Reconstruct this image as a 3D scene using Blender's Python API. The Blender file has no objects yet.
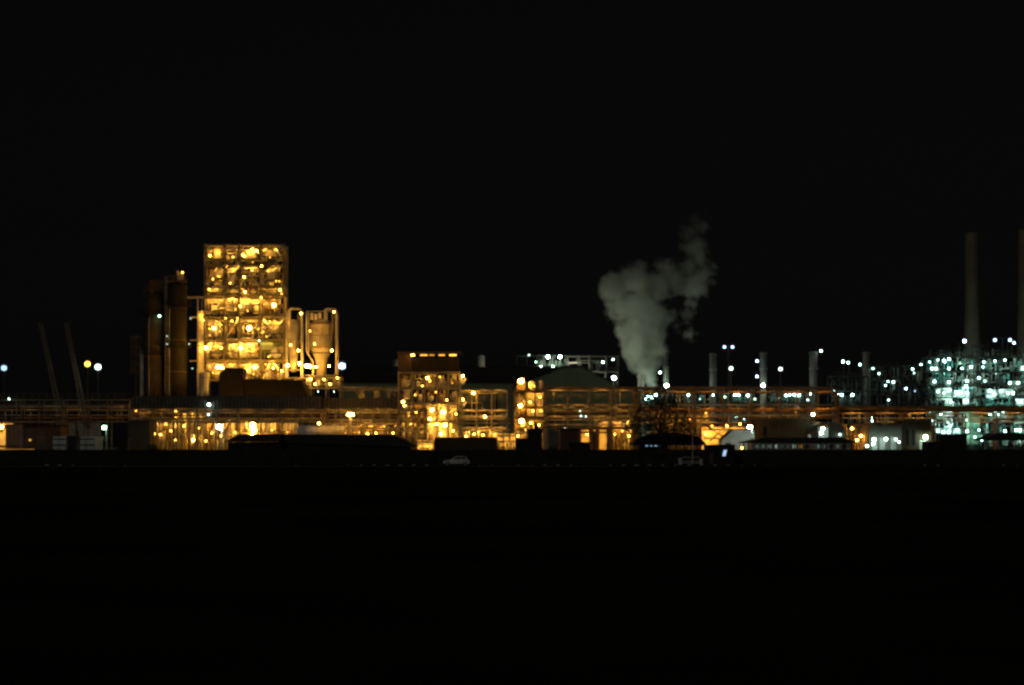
import bpy, math, random
from mathutils import Vector

random.seed(7)
scene = bpy.context.scene
C = scene.collection
F = 2400.0          # focal length in photo pixels
HOR = 438.0         # row of the horizon
H = 4.2             # eye height
def X(px, D): return (px - 512.0) * D / F
def Z(py, D): return H - (py - HOR) * D / F
def S(n, D): return n * D / F

# ------------------------------------------------------------------ materials
def noisy(name, col, rough=0.7, metal=0.0, scale=0.6, amt=0.35, dirt=(0.05, 0.035, 0.02), dirt_amt=0.35):
    m = bpy.data.materials.new(name); m.use_nodes = True
    nt = m.node_tree; N = nt.nodes; L = nt.links
    b = N['Principled BSDF']
    tc = N.new('ShaderNodeTexCoord')
    n1 = N.new('ShaderNodeTexNoise'); n1.inputs['Scale'].default_value = scale; n1.inputs['Detail'].default_value = 5
    L.new(tc.outputs['Object'], n1.inputs['Vector'])
    mp = N.new('ShaderNodeMapping'); mp.inputs['Scale'].default_value = (1.3, 1.3, 0.15)
    L.new(tc.outputs['Object'], mp.inputs['Vector'])
    n2 = N.new('ShaderNodeTexNoise'); n2.inputs['Scale'].default_value = 1.4; n2.inputs['Detail'].default_value = 6
    L.new(mp.outputs['Vector'], n2.inputs['Vector'])
    r1 = N.new('ShaderNodeValToRGB')
    r1.color_ramp.elements[0].position = 0.3; r1.color_ramp.elements[1].position = 0.7
    lo = [c * (1 - amt) for c in col]; hi = [min(0.9, c * (1 + amt)) for c in col]
    r1.color_ramp.elements[0].color = (*lo, 1); r1.color_ramp.elements[1].color = (*hi, 1)
    L.new(n1.outputs['Fac'], r1.inputs['Fac'])
    r2 = N.new('ShaderNodeValToRGB')
    r2.color_ramp.elements[0].position = 0.52; r2.color_ramp.elements[1].position = 0.72
    r2.color_ramp.elements[0].color = (0, 0, 0, 1); r2.color_ramp.elements[1].color = (dirt_amt,) * 3 + (1,)
    L.new(n2.outputs['Fac'], r2.inputs['Fac'])
    mx = N.new('ShaderNodeMix'); mx.data_type = 'RGBA'
    L.new(r2.outputs['Color'], mx.inputs[0]); L.new(r1.outputs['Color'], mx.inputs[6]); mx.inputs[7].default_value = (*dirt, 1)
    L.new(mx.outputs[2], b.inputs['Base Color'])
    b.inputs['Roughness'].default_value = rough; b.inputs['Metallic'].default_value = metal
    return m
def glow(name, col, strength):
    m = bpy.data.materials.new(name); m.use_nodes = True
    nt = m.node_tree; nt.nodes.clear()
    e = nt.nodes.new('ShaderNodeEmission'); o = nt.nodes.new('ShaderNodeOutputMaterial')
    e.inputs['Color'].default_value = (*col, 1); e.inputs['Strength'].default_value = strength
    nt.links.new(e.outputs[0], o.inputs[0])
    return m
M = dict(
    steel=noisy('steel_paint', (0.34, 0.31, 0.26), 0.6),
    pale=noisy('pale_paint', (0.55, 0.52, 0.45), 0.6),
    white=noisy('white_paint', (0.75, 0.74, 0.70), 0.5, dirt_amt=0.25),
    dark=noisy('dark_steel', (0.09, 0.08, 0.07), 0.7),
    rust=noisy('rusty_steel', (0.25, 0.145, 0.07), 0.8),
    grate=noisy('floor_grating', (0.16, 0.14, 0.12), 0.8),
    alu=noisy('lagged_pipe', (0.52, 0.50, 0.46), 0.4, 0.55),
    brown=noisy('brown_cladding', (0.085, 0.055, 0.026), 0.8, scale=0.2),
    green=noisy('green_cladding', (0.15, 0.22, 0.14), 0.7, scale=0.15, amt=0.15, dirt_amt=0.15),
    girder=noisy('girder_paint', (0.20, 0.17, 0.11), 0.7),
    chimney=noisy('chimney_concrete', (0.18, 0.155, 0.10), 0.9, scale=0.1),
    teal=noisy('teal_glow_paint', (0.15, 0.34, 0.30), 0.6),  # teal glow of the lamps put into the paint colour
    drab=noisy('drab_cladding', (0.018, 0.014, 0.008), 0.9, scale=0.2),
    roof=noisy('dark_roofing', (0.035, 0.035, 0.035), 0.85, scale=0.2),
    conc=noisy('concrete', (0.24, 0.22, 0.19), 0.85, scale=0.25),
    brick=noisy('dark_brick', (0.022, 0.018, 0.015), 0.9),
    glass=noisy('dark_glass', (0.02, 0.025, 0.03), 0.15, amt=0.1, dirt_amt=0.1),
    tyre=noisy('tyre_rubber', (0.02, 0.02, 0.02), 0.9),
    bark=noisy('bark', (0.06, 0.045, 0.03), 0.9),
    leaf=noisy('leaves', (0.045, 0.07, 0.025), 0.7, scale=0.8, amt=0.5),
    grass=noisy('dry_grass', (0.03, 0.03, 0.024), 1.0, scale=0.05, amt=0.5),
    asphalt=noisy('asphalt', (0.03, 0.03, 0.03), 0.95, scale=0.3),
)
SOD = (1.0, 0.455, 0.055); SOD2 = (1.0, 0.42, 0.045); WHT = (0.66, 1.0, 0.84); BLU = (0.45, 0.68, 1.0); GRN = (0.5, 1.0, 0.6)
FILL = (0.95, 1.0, 0.77); TEA = (0.5, 1.0, 0.88)
KL = dict(sodium=0.36, amber=0.34, white=0.24, blue=0.12, green=0.25, plume_fill=1.0, teal=0.2); KR = dict(sodium=0.85, amber=0.85, white=0.95, blue=0.98, green=0.9, plume_fill=1.0, teal=0.9)
EM = {}
def emat(kind, strength):
    strength = round(strength, 2); k = (kind, strength)
    if k not in EM:
        EM[k] = glow('%s_lamp_light' % kind, {'sodium': SOD, 'amber': SOD2, 'white': WHT, 'blue': BLU, 'green': GRN, 'plume_fill': FILL, 'teal': TEA}[kind], strength)
    return EM[k]

# ------------------------------------------------------------------ mesh tools
class MB:
    def __init__(s): s.v = []; s.f = []; s.smooth = False
    def box(s, x0, x1, y0, y1, z0, z1):
        i = len(s.v)
        s.v += [(x, y, z) for z in (z0, z1) for y in (y0, y1) for x in (x0, x1)]
        s.f += [tuple(i + k for k in q) for q in ((0, 2, 3, 1), (4, 5, 7, 6), (0, 1, 5, 4), (2, 6, 7, 3), (0, 4, 6, 2), (1, 3, 7, 5))]
        return s
    def bar(s, p, q, w, h=None):
        h = h or w
        p = Vector(p); q = Vector(q); d = (q - p).normalized()
        up = Vector((0, 0, 1)) if abs(d.z) < 0.95 else Vector((0, 1, 0))
        a = d.cross(up).normalized() * (w / 2); b = a.cross(d).normalized() * (h / 2)
        i = len(s.v)
        for c in (p, q):
            for sa, sb in ((-1, -1), (1, -1), (1, 1), (-1, 1)): s.v.append(tuple(c + a * sa + b * sb))
        s.f += [tuple(i + k for k in t) for t in ((0, 1, 2, 3), (7, 6, 5, 4), (0, 4, 5, 1), (1, 5, 6, 2), (2, 6, 7, 3), (3, 7, 4, 0))]
        return s
    def tube(s, pts, r, n=8, r1=None):
        pts = [Vector(p) for p in pts]; rings = []
        for k, p in enumerate(pts):
            a = pts[max(0, k - 1)]; b = pts[min(len(pts) - 1, k + 1)]
            d = (b - a).normalized()
            up = Vector((0, 0, 1)) if abs(d.z) < 0.9 else Vector((0, 1, 0))
            u = d.cross(up).normalized(); w = u.cross(d).normalized()
            rr = r if r1 is None else r + (r1 - r) * k / (len(pts) - 1)
            i = len(s.v)
            for j in range(n):
                t = 2 * math.pi * j / n
                s.v.append(tuple(p + (u * math.cos(t) + w * math.sin(t)) * rr))
            rings.append(i)
        for a, b in zip(rings, rings[1:]):
            for j in range(n): s.f.append((a + j, a + (j + 1) % n, b + (j + 1) % n, b + j))
        s.f.append(tuple(rings[0] + j for j in reversed(range(n)))); s.f.append(tuple(rings[-1] + j for j in range(n)))
        return s
    def lathe(s, cx, cy, prof, n=20):
        s.smooth = True
        rings = []
        for r, z in prof:
            i = len(s.v)
            for j in range(n):
                t = 2 * math.pi * j / n
                s.v.append((cx + r * math.cos(t), cy + r * math.sin(t), z))
            rings.append(i)
        for a, b in zip(rings, rings[1:]):
            for j in range(n): s.f.append((a + j, a + (j + 1) % n, b + (j + 1) % n, b + j))
        s.f.append(tuple(rings[0] + j for j in reversed(range(n)))); s.f.append(tuple(rings[-1] + j for j in range(n)))
        return s
    def prism(s, poly, y0, y1):
        """poly: list of (x, z), extruded in depth"""
        i = len(s.v); n = len(poly)
        s.v += [(x, y0, z) for x, z in poly] + [(x, y1, z) for x, z in poly]
        s.f.append(tuple(i + k for k in range(n))); s.f.append(tuple(i + n + k for k in reversed(range(n))))
        for k in range(n): s.f.append((i + k, i + n + k, i + n + (k + 1) % n, i + (k + 1) % n))
        return s
    def ico(s, c, r, squash=1.0):
        g = (1 + 5 ** 0.5) / 2; k = r / math.sqrt(1 + g * g); i = len(s.v)
        P = [(-1, g, 0), (1, g, 0), (-1, -g, 0), (1, -g, 0), (0, -1, g), (0, 1, g), (0, -1, -g), (0, 1, -g), (g, 0, -1), (g, 0, 1), (-g, 0, -1), (-g, 0, 1)]
        s.v += [(c[0] + a * k, c[1] + b * k, c[2] + d * k * squash) for a, b, d in P]
        s.f += [tuple(i + q for q in t) for t in ((0, 11, 5), (0, 5, 1), (0, 1, 7), (0, 7, 10), (0, 10, 11), (1, 5, 9), (5, 11, 4), (11, 10, 2), (10, 7, 6), (7, 1, 8), (3, 9, 4), (3, 4, 2), (3, 2, 6), (3, 6, 8), (3, 8, 9), (4, 9, 5), (2, 4, 11), (6, 2, 10), (8, 6, 7), (9, 8, 1))]
        return s
    def build(s, name, mat, parent=None, label=None):
        me = bpy.data.meshes.new(name)
        w = Vector((0, 0, 0)); p = parent
        while p is not None: w = w + p.location; p = p.parent
        me.from_pydata([tuple(Vector(v) - w) for v in s.v], [], s.f)
        if s.smooth:
            for p in me.polygons: p.use_smooth = len(p.vertices) == 4
        me.materials.append(M[mat] if isinstance(mat, str) else mat)
        o = bpy.data.objects.new(name, me); C.objects.link(o); o.parent = parent
        if label: o['label'] = label
        return o
def thing(name, label, cat, loc=(0, 0, 0), group=None):
    o = bpy.data.objects.new(name, None); C.objects.link(o); o.location = loc
    o['label'] = label; o['category'] = cat
    if group: o['group'] = group
    return o
def struct(o): o['kind'] = 'structure'; return o
def bx(name, mat, parent, *a): return MB().box(*a).build(name, mat, parent)

# a hooded lamp fixed to a thing (part), its bulb a sub-part
def lamp(t, px, py, D, kind='sodium', L=300, r=0.25, stem=0.9, name='floodlight', mat='dark'):
    x, z = X(px, D), Z(py, D); L *= KL[kind]; r *= KR[kind]
    m = MB()
    m.lathe(x, D, [(r * 1.5, z + r * 0.75), (r * 1.45, z + r * 0.85), (r * 0.5, z + r * 1.5)], 8)
    if stem: m.bar((x, D, z + r * 1.4), (x, D + 0.25, z + r * 1.4 + stem), 0.07)
    o = m.build(name, mat, t)
    MB().ico((x, D, z), r).build('bulb', emat(kind, L), o)
    return o
def mast(label, px, py, D, kind, L, r=0.35, arm=0.0, heads=1, mat='dark', group=None, name='light_mast', base=0.0, gap=1.0):
    x, z = X(px, D), Z(py, D); L *= 0.4; r *= 1.0
    t = thing(name, label, 'lamp post' if name == 'lamp_post' else 'light mast', (x + arm, D, base), group)
    MB().tube([(x + arm, D + 0.3, base), (x + arm, D + 0.3, z + r)], 0.22 if z > 8 else 0.13, 8, 0.12 if z > 8 else 0.09).build('pole', mat, t)
    for k in range(heads):
        hx = x + (k - (heads - 1) / 2) * gap
        m = MB().box(hx - r * .7, hx + r * .7, D - r * 0.3, D + r * 1.4, z + r * 1.0, z + r * 1.3)
        m.bar((hx, D + 0.3, z + r * 1.25), (x + arm, D + 0.3, z + r * 1.05), 0.1)
        o = m.build('lamp_head', mat, t)
        MB().ico((hx, D, z), r).build('bulb', emat(kind, L), o)
    return t

# added unseen fill light: the trough hides the tube from the road side
def fill_trough(t, p0, p1, py, D, L, kind='sodium'):
    x0, x1, z = X(p0, D), X(p1, D), Z(py, D)
    m = MB().box(x0, x1, D - .02, D, z - .34, z).box(x0, x1, D + .003, D + .4, z - .03, z)
    o = m.build('eave_or_fill_strip', 'dark', t)
    MB().tube([(x0 + .1, D + .2, z - .16), (x1 - .1, D + .2, z - .16)], .08, 6).build('eave_or_fill_tube', emat(kind, L), o)
    return o
def bundle(t, x0, x1, y0, y1, z0, z1, n, seed, r=(.05, .12), mat='pale', name='pipework'):
    rg = random.Random(seed); m = MB(); ym, zh = y0 + (y1 - y0) * rg.uniform(.2, .8), z0 + (z1 - z0) * rg.uniform(.2, .8)
    m.tube([(x0, ym, zh), (x1, ym, zh)], r[1], 6)          # header the branches leave from
    for _ in range(n):
        p = [rg.uniform(x0, x1), ym, zh]; pts = [tuple(p)]; ax = rg.choice((0, 2, 2))
        for k in range(rg.randint(1, 4)):
            lo, hi = ((x0, x1), (y0, y1), (z0, z1))[ax]
            p[ax] = rg.choice((lo, hi, rg.uniform(lo, hi), rg.uniform(lo, hi))); q = tuple(p)
            if (Vector(q) - Vector(pts[-1])).length > .15: pts.append(q)
            ax = rg.choice([a for a in (0, 1, 2, 2) if a != ax])
        rr = rg.uniform(*r)
        for a, b in zip(pts, pts[1:]): m.tube([a, b], rr, 6)
    if not m.v: m.tube([(x0, y0, z0), (x1, y0, z0)], .08, 6)
    m.smooth = True
    return m.build(name, mat, t)

# open steel frame: each column, floor frame, deck, railing a part
def frame(t, pxs, pys, D, depth, cw=0.35, bw=0.3, ny=2, mat='steel', decks=None, rails=None, base=0.0, dmat='grate'):
    xs = [X(p, D) for p in pxs]; zs = [Z(p, D) for p in pys]
    ys = [D + depth * k / (ny - 1) for k in range(ny)]
    top = max(zs)
    for x in xs:
        for y in ys: MB().box(x - cw / 2, x + cw / 2, y - cw / 2, y + cw / 2, base, top + bw / 2).build('column', mat, t)
    for k, z in enumerate(zs):
        m = MB()
        for y in ys:
            for a, b in zip(xs, xs[1:]): m.box(a + cw / 2, b - cw / 2, y - bw / 2, y + bw / 2, z - bw, z)
        for x in xs:
            for a, b in zip(ys, ys[1:]): m.box(x - bw / 2, x + bw / 2, a + cw / 2, b - cw / 2, z - bw, z)
        m.build('floor_frame', mat, t)
        if decks is None or k in decks:
            MB().box(xs[0] + cw, xs[-1] - cw, ys[0] + cw, ys[-1] - cw, z + 0.01, z + 0.06).build('floor_deck', dmat, t)
        if rails is not None and k in rails:
            r = MB()
            for h in (0.55, 1.1): r.bar((xs[0] + cw / 2, ys[0], z + h), (xs[-1] - cw / 2, ys[0], z + h), 0.07)
            n = max(2, int((xs[-1] - xs[0]) / 1.6))
            for j in range(1, n):
                x = xs[0] + (xs[-1] - xs[0]) * j / n
                r.bar((x, ys[0], z + 0.003), (x, ys[0], z + 1.1), 0.06)
            r.build('railing', mat, t)
    return xs, ys, zs

# plant items inside a cell, each a part
def vessel(t, x, y, z0, z1, r, mat='alu'):
    h = z1 - z0
    m = MB().lathe(x, y, [(r * 0.3, z0), (r * 0.45, z0 + 0.12 * h), (r * 0.98, z0 + 0.32 * h), (r, z0 + 0.36 * h), (r, z0 + 0.9 * h), (r * 0.8, z0 + 0.96 * h), (r * 0.35, z1)], 14)
    m.lathe(x, y, [(r * 1.08, z0 + 0.6 * h), (r * 1.08, z0 + 0.64 * h)], 14)
    return m.build('vessel', mat, t)
def hopper(t, x, y, z0, z1, w, mat='pale'):
    m = MB(); i = 0
    a, b = w / 2, w / 6
    zz = z0 + (z1 - z0) * 0.35
    m.v = [(x - b, y - b, z0), (x + b, y - b, z0), (x + b, y + b, z0), (x - b, y + b, z0)]
    m.v += [(x - a, y - a, zz), (x + a, y - a, zz), (x + a, y + a, zz), (x - a, y + a, zz)]
    m.v += [(x - a * .8, y - a * .8, z1), (x + a * .8, y - a * .8, z1), (x + a * .8, y + a * .8, z1), (x - a * .8, y + a * .8, z1)]
    m.f = [(3, 2, 1, 0), (8, 9, 10, 11)]
    for o in (0, 4):
        for k in range(4): m.f.append((o + k, o + (k + 1) % 4, o + 4 + (k + 1) % 4, o + 4 + k))
    return m.build('hopper', mat, t)
def pipe_run(t, x0, x1, y0, y1, z0, z1, r, rng, mat='alu'):
    """a pipe with a few right-angle bends inside the box"""
    p = [rng.uniform(x0, x1), rng.uniform(y0, y1), rng.choice((z0, z1))]
    pts = [tuple(p)]
    ax = 2
    for k in range(rng.randint(3, 5)):
        lo, hi = ((x0, x1), (y0, y1), (z0, z1))[ax]
        p[ax] = rng.uniform(lo, hi); pts.append(tuple(p)); ax = rng.choice([a for a in (0, 0, 1, 2, 2) if a != ax])
    # round the corners a little
    out = [pts[0]]
    for k in range(1, len(pts) - 1):
        a, b, c = Vector(pts[k - 1]), Vector(pts[k]), Vector(pts[k + 1])
        ra = min(0.3, (a - b).length * .4); rc = min(0.3, (c - b).length * .4)
        if ra < .02 or rc < .02: continue
        out += [tuple(b + (a - b).normalized() * ra), tuple(b + ((a - b).normalized() * ra + (c - b).normalized() * rc) * 0.3), tuple(b + (c - b).normalized() * rc)]
    out.append(pts[-1])
    m = MB().tube(out, r, 7); m.smooth = True
    return m.build('pipe', mat, t)
def clutter(t, x0, x1, y0, y1, z0, z1, n, seed, kinds='vphd', mats=('pale', 'alu', 'steel', 'white', 'rust'), rp=(0.08, 0.2)):
    rng = random.Random(seed); h = z1 - z0; w = x1 - x0
    bundle(t, x0, x1, y0, y1, z0 + .05, z1 - .1, 6, seed + 5000, (rp[0] * .6, rp[1] * .6), rng.choice(mats))
    for k in range(n):
        c = rng.choice(kinds); m = rng.choice(mats)
        if c == 'v':
            r = rng.uniform(0.35, min(1.1, w * 0.3)); x = rng.uniform(x0 + r, x1 - r)
            vessel(t, x, rng.uniform(y0 + r, y1 - r), z0 + 0.08, z0 + h * rng.uniform(0.45, 0.9), r, m)
        elif c == 'h':
            w_ = rng.uniform(1.0, min(2.4, w * 0.6)); x = rng.uniform(x0 + w_ / 2, x1 - w_ / 2)
            hopper(t, x, rng.uniform(y0 + w_ / 2, y1 - w_ / 2), z0 + h * .1, z0 + h * rng.uniform(0.6, 0.95), w_, m)
        elif c == 'd':
            a = rng.uniform(0.3, 0.9); x = rng.uniform(x0, x1 - a); y = rng.uniform(y0, y1 - a)
            zb = z0 + h * rng.uniform(0, 0.5)
            MB().box(x, x + a, y, y + a, zb + 0.07, min(z1 - 0.05, zb + h * rng.uniform(0.25, 0.6))).build('equipment_box', m, t)
        else:
            pipe_run(t, x0, x1, y0, y1, z0 + .1, z1 - .1, rng.uniform(*rp), rng, m)
def stair(t, p, q, w=0.9, mat='pale'):
    m = MB(); p = Vector(p); q = Vector(q)
    for dy in (0, w):
        m.bar(p + Vector((0, dy, 0)), q + Vector((0, dy, 0)), 0.08, 0.28)
        m.bar(p + Vector((0, dy, 1)), q + Vector((0, dy, 1)), 0.06)
    n = int((q - p).length / 0.45)
    for k in range(1, n):
        c = p + (q - p) * (k / n)
        m.box(c.x - .13, c.x + .13, c.y + .05, c.y + w - .05, c.z, c.z + .03)
    return m.build('stair', mat, t)
def brace(t, p, q, w=0.22, mat='pale'): return MB().bar(p, q, w).build('brace', mat, t)

# ------------------------------------------------------------------ camera, world, added dim sun
cam = bpy.data.cameras.new('camera'); co = bpy.data.objects.new('camera', cam); C.objects.link(co)
co.location = (0, 0, H); co.rotation_euler = (math.radians(90), 0, 0)
cam.sensor_width = 36; cam.lens = F / 1024 * 36; cam.shift_y = (HOR - 342.5) / 1024
cam.clip_start = 1; cam.clip_end = 20000
cam.dof.use_dof = True; cam.dof.focus_distance = 50; cam.dof.aperture_fstop = 4.0
scene.camera = co
w = bpy.data.worlds.new('World'); scene.world = w; w.use_nodes = True
nt = w.node_tree; bg = nt.nodes['Background']
sky = nt.nodes.new('ShaderNodeTexSky'); sky.sky_type = 'NISHITA'; sky.sun_disc = False
EL, AZ = math.radians(28), math.radians(200)
sky.sun_elevation = EL; sky.sun_rotation = AZ
hs = nt.nodes.new('ShaderNodeHueSaturation'); hs.inputs['Saturation'].default_value = 0.12
nt.links.new(sky.outputs[0], hs.inputs['Color']); nt.links.new(hs.outputs[0], bg.inputs['Color'])
bg.inputs['Strength'].default_value = 0.00031
sl = bpy.data.lights.new('fill_sun', 'SUN'); sl.energy = 0.12; sl.angle = math.radians(0.5); sl.color = (1, 0.95, 0.85)  # added dim sun that lifts the car and dark fronts
so = bpy.data.objects.new('fill_sun', sl); C.objects.link(so)
d = Vector((math.sin(AZ) * math.cos(EL), math.cos(AZ) * math.cos(EL), math.sin(EL)))
so.rotation_euler = d.to_track_quat('Z', 'Y').to_euler(); so.location = d * 300
vs = scene.view_settings; vs.view_transform = 'Standard'; vs.look = 'None'; vs.exposure = 0; vs.gamma = 1
cy = scene.cycles
cy.use_denoising = True; cy.denoising_prefilter = 'ACCURATE'; cy.denoising_input_passes = 'RGB_ALBEDO_NORMAL'; cy.use_light_tree = True; cy.sample_clamp_indirect = 2.0; cy.sample_clamp_direct = 0
cy.max_bounces = 6; cy.diffuse_bounces = 3; cy.glossy_bounces = 2; cy.volume_bounces = 3; cy.transmission_bounces = 2
cy.use_adaptive_sampling = False; cy.filter_width = 2.45; cy.caustics_reflective = False; cy.caustics_refractive = False
cy.volume_step_rate = 1.0; cy.volume_max_steps = 256

# ------------------------------------------------------------------ ground
m = MB(); m.v = [(-2500, -80, 0), (2500, -80, 0), (2500, 4000, 0), (-2500, 4000, 0)]; m.f = [(0, 1, 2, 3)]
struct(m.build('ground', 'grass')); M['grass'].node_tree.nodes['Principled BSDF'].inputs['Specular IOR Level'].default_value = 0
m = MB(); m.v = [(-420, 440, .004), (420, 440, .004), (420, 1100, .004), (-420, 1100, .004)]; m.f = [(0, 1, 2, 3)]
struct(m.build('plant_yard', 'conc'))
m = MB(); m.v = [(-420, 352, .004), (420, 352, .004), (420, 366, .004), (-420, 366, .004)]; m.f = [(0, 1, 2, 3)]
struct(m.build('road', 'asphalt'))
# kerb with painted stones
mk = bpy.data.materials.new('painted_kerb'); mk.use_nodes = True
nt = mk.node_tree; b = nt.nodes['Principled BSDF']
tc = nt.nodes.new('ShaderNodeTexCoord'); sp = nt.nodes.new('ShaderNodeSeparateXYZ'); nt.links.new(tc.outputs['Object'], sp.inputs[0])
ma = nt.nodes.new('ShaderNodeMath'); ma.operation = 'PINGPONG'; ma.inputs[1].default_value = 1.0; nt.links.new(sp.outputs[0], ma.inputs[0])
nz = nt.nodes.new('ShaderNodeTexNoise'); nz.inputs['Scale'].default_value = 0.13; nt.links.new(tc.outputs['Object'], nz.inputs['Vector'])
mu = nt.nodes.new('ShaderNodeMath'); mu.operation = 'MULTIPLY'; nt.links.new(ma.outputs[0], mu.inputs[0]); nt.links.new(nz.outputs['Fac'], mu.inputs[1])
rp = nt.nodes.new('ShaderNodeValToRGB'); nt.links.new(mu.outputs[0], rp.inputs[0])
rp.color_ramp.elements[0].position = 0.40; rp.color_ramp.elements[1].position = 0.55
rp.color_ramp.elements[0].color = (0.02, 0.02, 0.02, 1); rp.color_ramp.elements[1].color = (0.45, 0.45, 0.43, 1)
nt.links.new(rp.outputs[0], b.inputs['Base Color']); b.inputs['Roughness'].default_value = 0.9; b.inputs['Specular IOR Level'].default_value = 0
struct(MB().box(-100, 100, 366.2, 366.6, 0, 0.16).build('kerb', mk))

# ------------------------------------------------------------------ main process tower
D = 530
t = thing('process_tower', 'tallest open steel process tower, many storeys full of yellow lit hoppers and pipes', 'tower', (X(244, D), D, 0))
up = [204.5, 224.5, 239, 260, 283.5]
lv = [244, 264, 285, 295, 316, 339, 359.5, 380]
DEP = 9
xs, ys, zs = frame(t, up, lv, D, DEP, 0.30, 0.28, 3, 'girder', decks=[1, 3, 4, 5, 6, 7], rails=[1, 2, 3])
# cladding behind the open fronts
def panel(t, p0, p1, q0, q1, D, mat='pale', th=0.15, name='wall_panel'):
    return MB().box(X(p0, D), X(p1, D), D, D + th, Z(q1, D), Z(q0, D)).build(name, mat, t)
def window(t, p0, p1, q0, q1, D, mat='glass'):
    o = MB().box(X(p0, D), X(p1, D), D - 0.06, D - 0.005, Z(q1, D), Z(q0, D)).build('window', mat, t)
    return o
panel(t, 205, 238, 297.5, 314, D + 4, 'steel'); panel(t, 240, 262, 297.5, 314, D + 3, 'pale')
window(t, 206.5, 211, 303, 310, D + 3.9); window(t, 213.5, 217.5, 303, 310, D + 3.9); window(t, 246.5, 251.5, 303, 311, D + 2.9)
panel(t, 263, 281, 299, 315, D + 7, 'steel')
panel(t, 233, 258, 341.5, 358, D + 4, 'white'); panel(t, 206, 224, 341.5, 358, D + 6, 'girder')
panel(t, 205, 214, 318.5, 337.5, D + 6, 'pale'); panel(t, 240, 259, 318.5, 337.5, D + 7, 'girder'); panel(t, 262, 280, 318, 337, D + 7.5, 'dark')
panel(t, 206, 280, 362, 379, D + 8, 'steel'); panel(t, 262, 284, 341, 358, D + 7, 'green')
panel(t, 261, 273, 340.5, 350, D + 1.2, 'green')
panel(t, 206, 238, 266, 283, D + 8, 'drab'); panel(t, 240, 284, 266, 294, D + 8, 'drab'); panel(t, 206, 284, 247, 262, D + 8.4, 'dark')  # dark sheets put in as the unlit background of the open storeys
# lower bay to the left of the tower
for px in (197.2,):
    for yy in (D + 1, D + 8): MB().box(X(px, D) - .15, X(px, D) + .15, yy - .15, yy + .15, 0, Z(296, D)).build('column', 'steel', t)
panel(t, 197.8, 203.5, 311, 395, D + 2, 'pale')
bx('gangway', 'pale', t, X(187, D), X(204, D), D + .6, D + 2.2, Z(298, D), Z(296.3, D))
for q in (316, 339, 360): bx('gangway', 'pale', t, X(188, D), X(197, D), D + 3, D + 4, Z(q + 1, D), Z(q, D))
# hoppers in the top storeys, stairs and braces
for px, q0, q1, wpx, yy in ((216, 263, 250.5, 9, 2.5), (250, 263, 250, 10, 2.5), (268, 263, 249, 7, 4), (228, 263, 252, 6, 3), (234, 263, 251, 4, 5),
                            (216, 294, 280, 9, 5), (270, 284, 268, 8, 3), (230, 284, 267, 8, 4)):
    hopper(t, X(px, D), D + yy, Z(q0, D), Z(q1, D), S(wpx, D), 'pale')
for a, b_ in (((205.5, 284), (216, 272)), ((229, 274), (238, 265)), ((239.5, 284), (246, 275)), ((266, 275), (278, 265)), ((206, 294), (217, 287))):
    stair(t, (X(a[0], D), D + 1.7, Z(a[1], D)), (X(b_[0], D), D + 1.7, Z(b_[1], D)), .9, 'white')
for a, b_ in (((262, 251), (267, 247)), ((274.5, 247), (281, 258)), ((254, 247), (262, 258)), ((266, 338), (284, 318)), ((262, 318), (280, 338)), ((205, 358), (211, 340)), ((262, 379), (270, 361)), ((284, 379), (272, 361)), ((245, 294), (240, 286)), ((226, 337), (238, 318))):
    brace(t, (X(a[0], D), D + 1.4, Z(a[1], D)), (X(b_[0], D), D + 1.4, Z(b_[1], D)), .26, 'white')
seed = 100
for (q1, q0), n in (((247, 264), 3), ((266, 284), 4), ((286.5, 295), 2), ((297, 316), 3), ((318, 339), 4), ((341, 359.5), 4), ((362, 380), 5)):
    for a, b_ in zip(up, up[1:]):
        seed += 1
        clutter(t, X(a + 1.5, D), X(b_ - 1.5, D), D + 1, D + 5.5, Z(q0, D), Z(q1, D), n, seed, 'pvhpd', ('pale', 'alu', 'dark', 'white', 'steel', 'dark', 'rust'))
LT = [(210, 255.5, 300, .28), (242.5, 254.5, 350, .3), (244.5, 256, 300, .28), (252, 248.5, 350, .3), (256.5, 251, 300, .28), (261.5, 266, 300, .28), (244, 277, 300, .28), (227, 266.5, 180, .22),
      (209, 289, 200, .24), (245, 291.5, 380, .32), (280, 290, 300, .3), (261, 297.5, 200, .24), (240, 306, 350, .3), (274, 305, 420, .38), (203, 320, 200, .24), (214, 328, 400, .36),
      (249, 328, 500, .5), (243, 319, 200, .24), (226, 318.5, 160, .22), (206, 348, 420, .4), (240.5, 348, 420, .4), (221, 348, 200, .25), (218, 367, 450, .42), (222, 367.5, 350, .36),
      (246, 370, 350, .36), (255, 367, 400, .4), (273, 368, 250, .26), (282, 371, 350, .34), (213, 279, 120, .2), (230, 283, 140, .22), (276, 281, 80, .2), (268, 271, 100, .2), (233, 257, 120, .2), (270, 257, 80, .2)]
for px, py, L, r in LT: lamp(t, px, py, D + 0.9, 'sodium', L * (.9 if r >= .36 else .5), r * (1.1 if r >= .36 else .8))
for a, b_ in (((205, 264), (210, 245)), ((239, 264), (245, 245)), ((260, 284), (283, 265)), ((205, 284), (224, 265)), ((239, 265), (259, 284)), ((224, 294), (238, 286)), ((260, 338), (283, 317)), ((205, 317), (224, 338))):
    brace(t, (X(a[0], D), D - .25, Z(a[1], D)), (X(b_[0], D), D - .25, Z(b_[1], D)), .17, 'pale')
rg = random.Random(44)
for k in range(34):
    px, py = rg.uniform(206, 282), rg.uniform(247, 378)
    lamp(t, px, py, D + rg.uniform(.5, 3), 'sodium', 45, .12, .3, 'accent_bulb')  # added accent bulbs at random spots, standing in for small highlights
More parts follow.
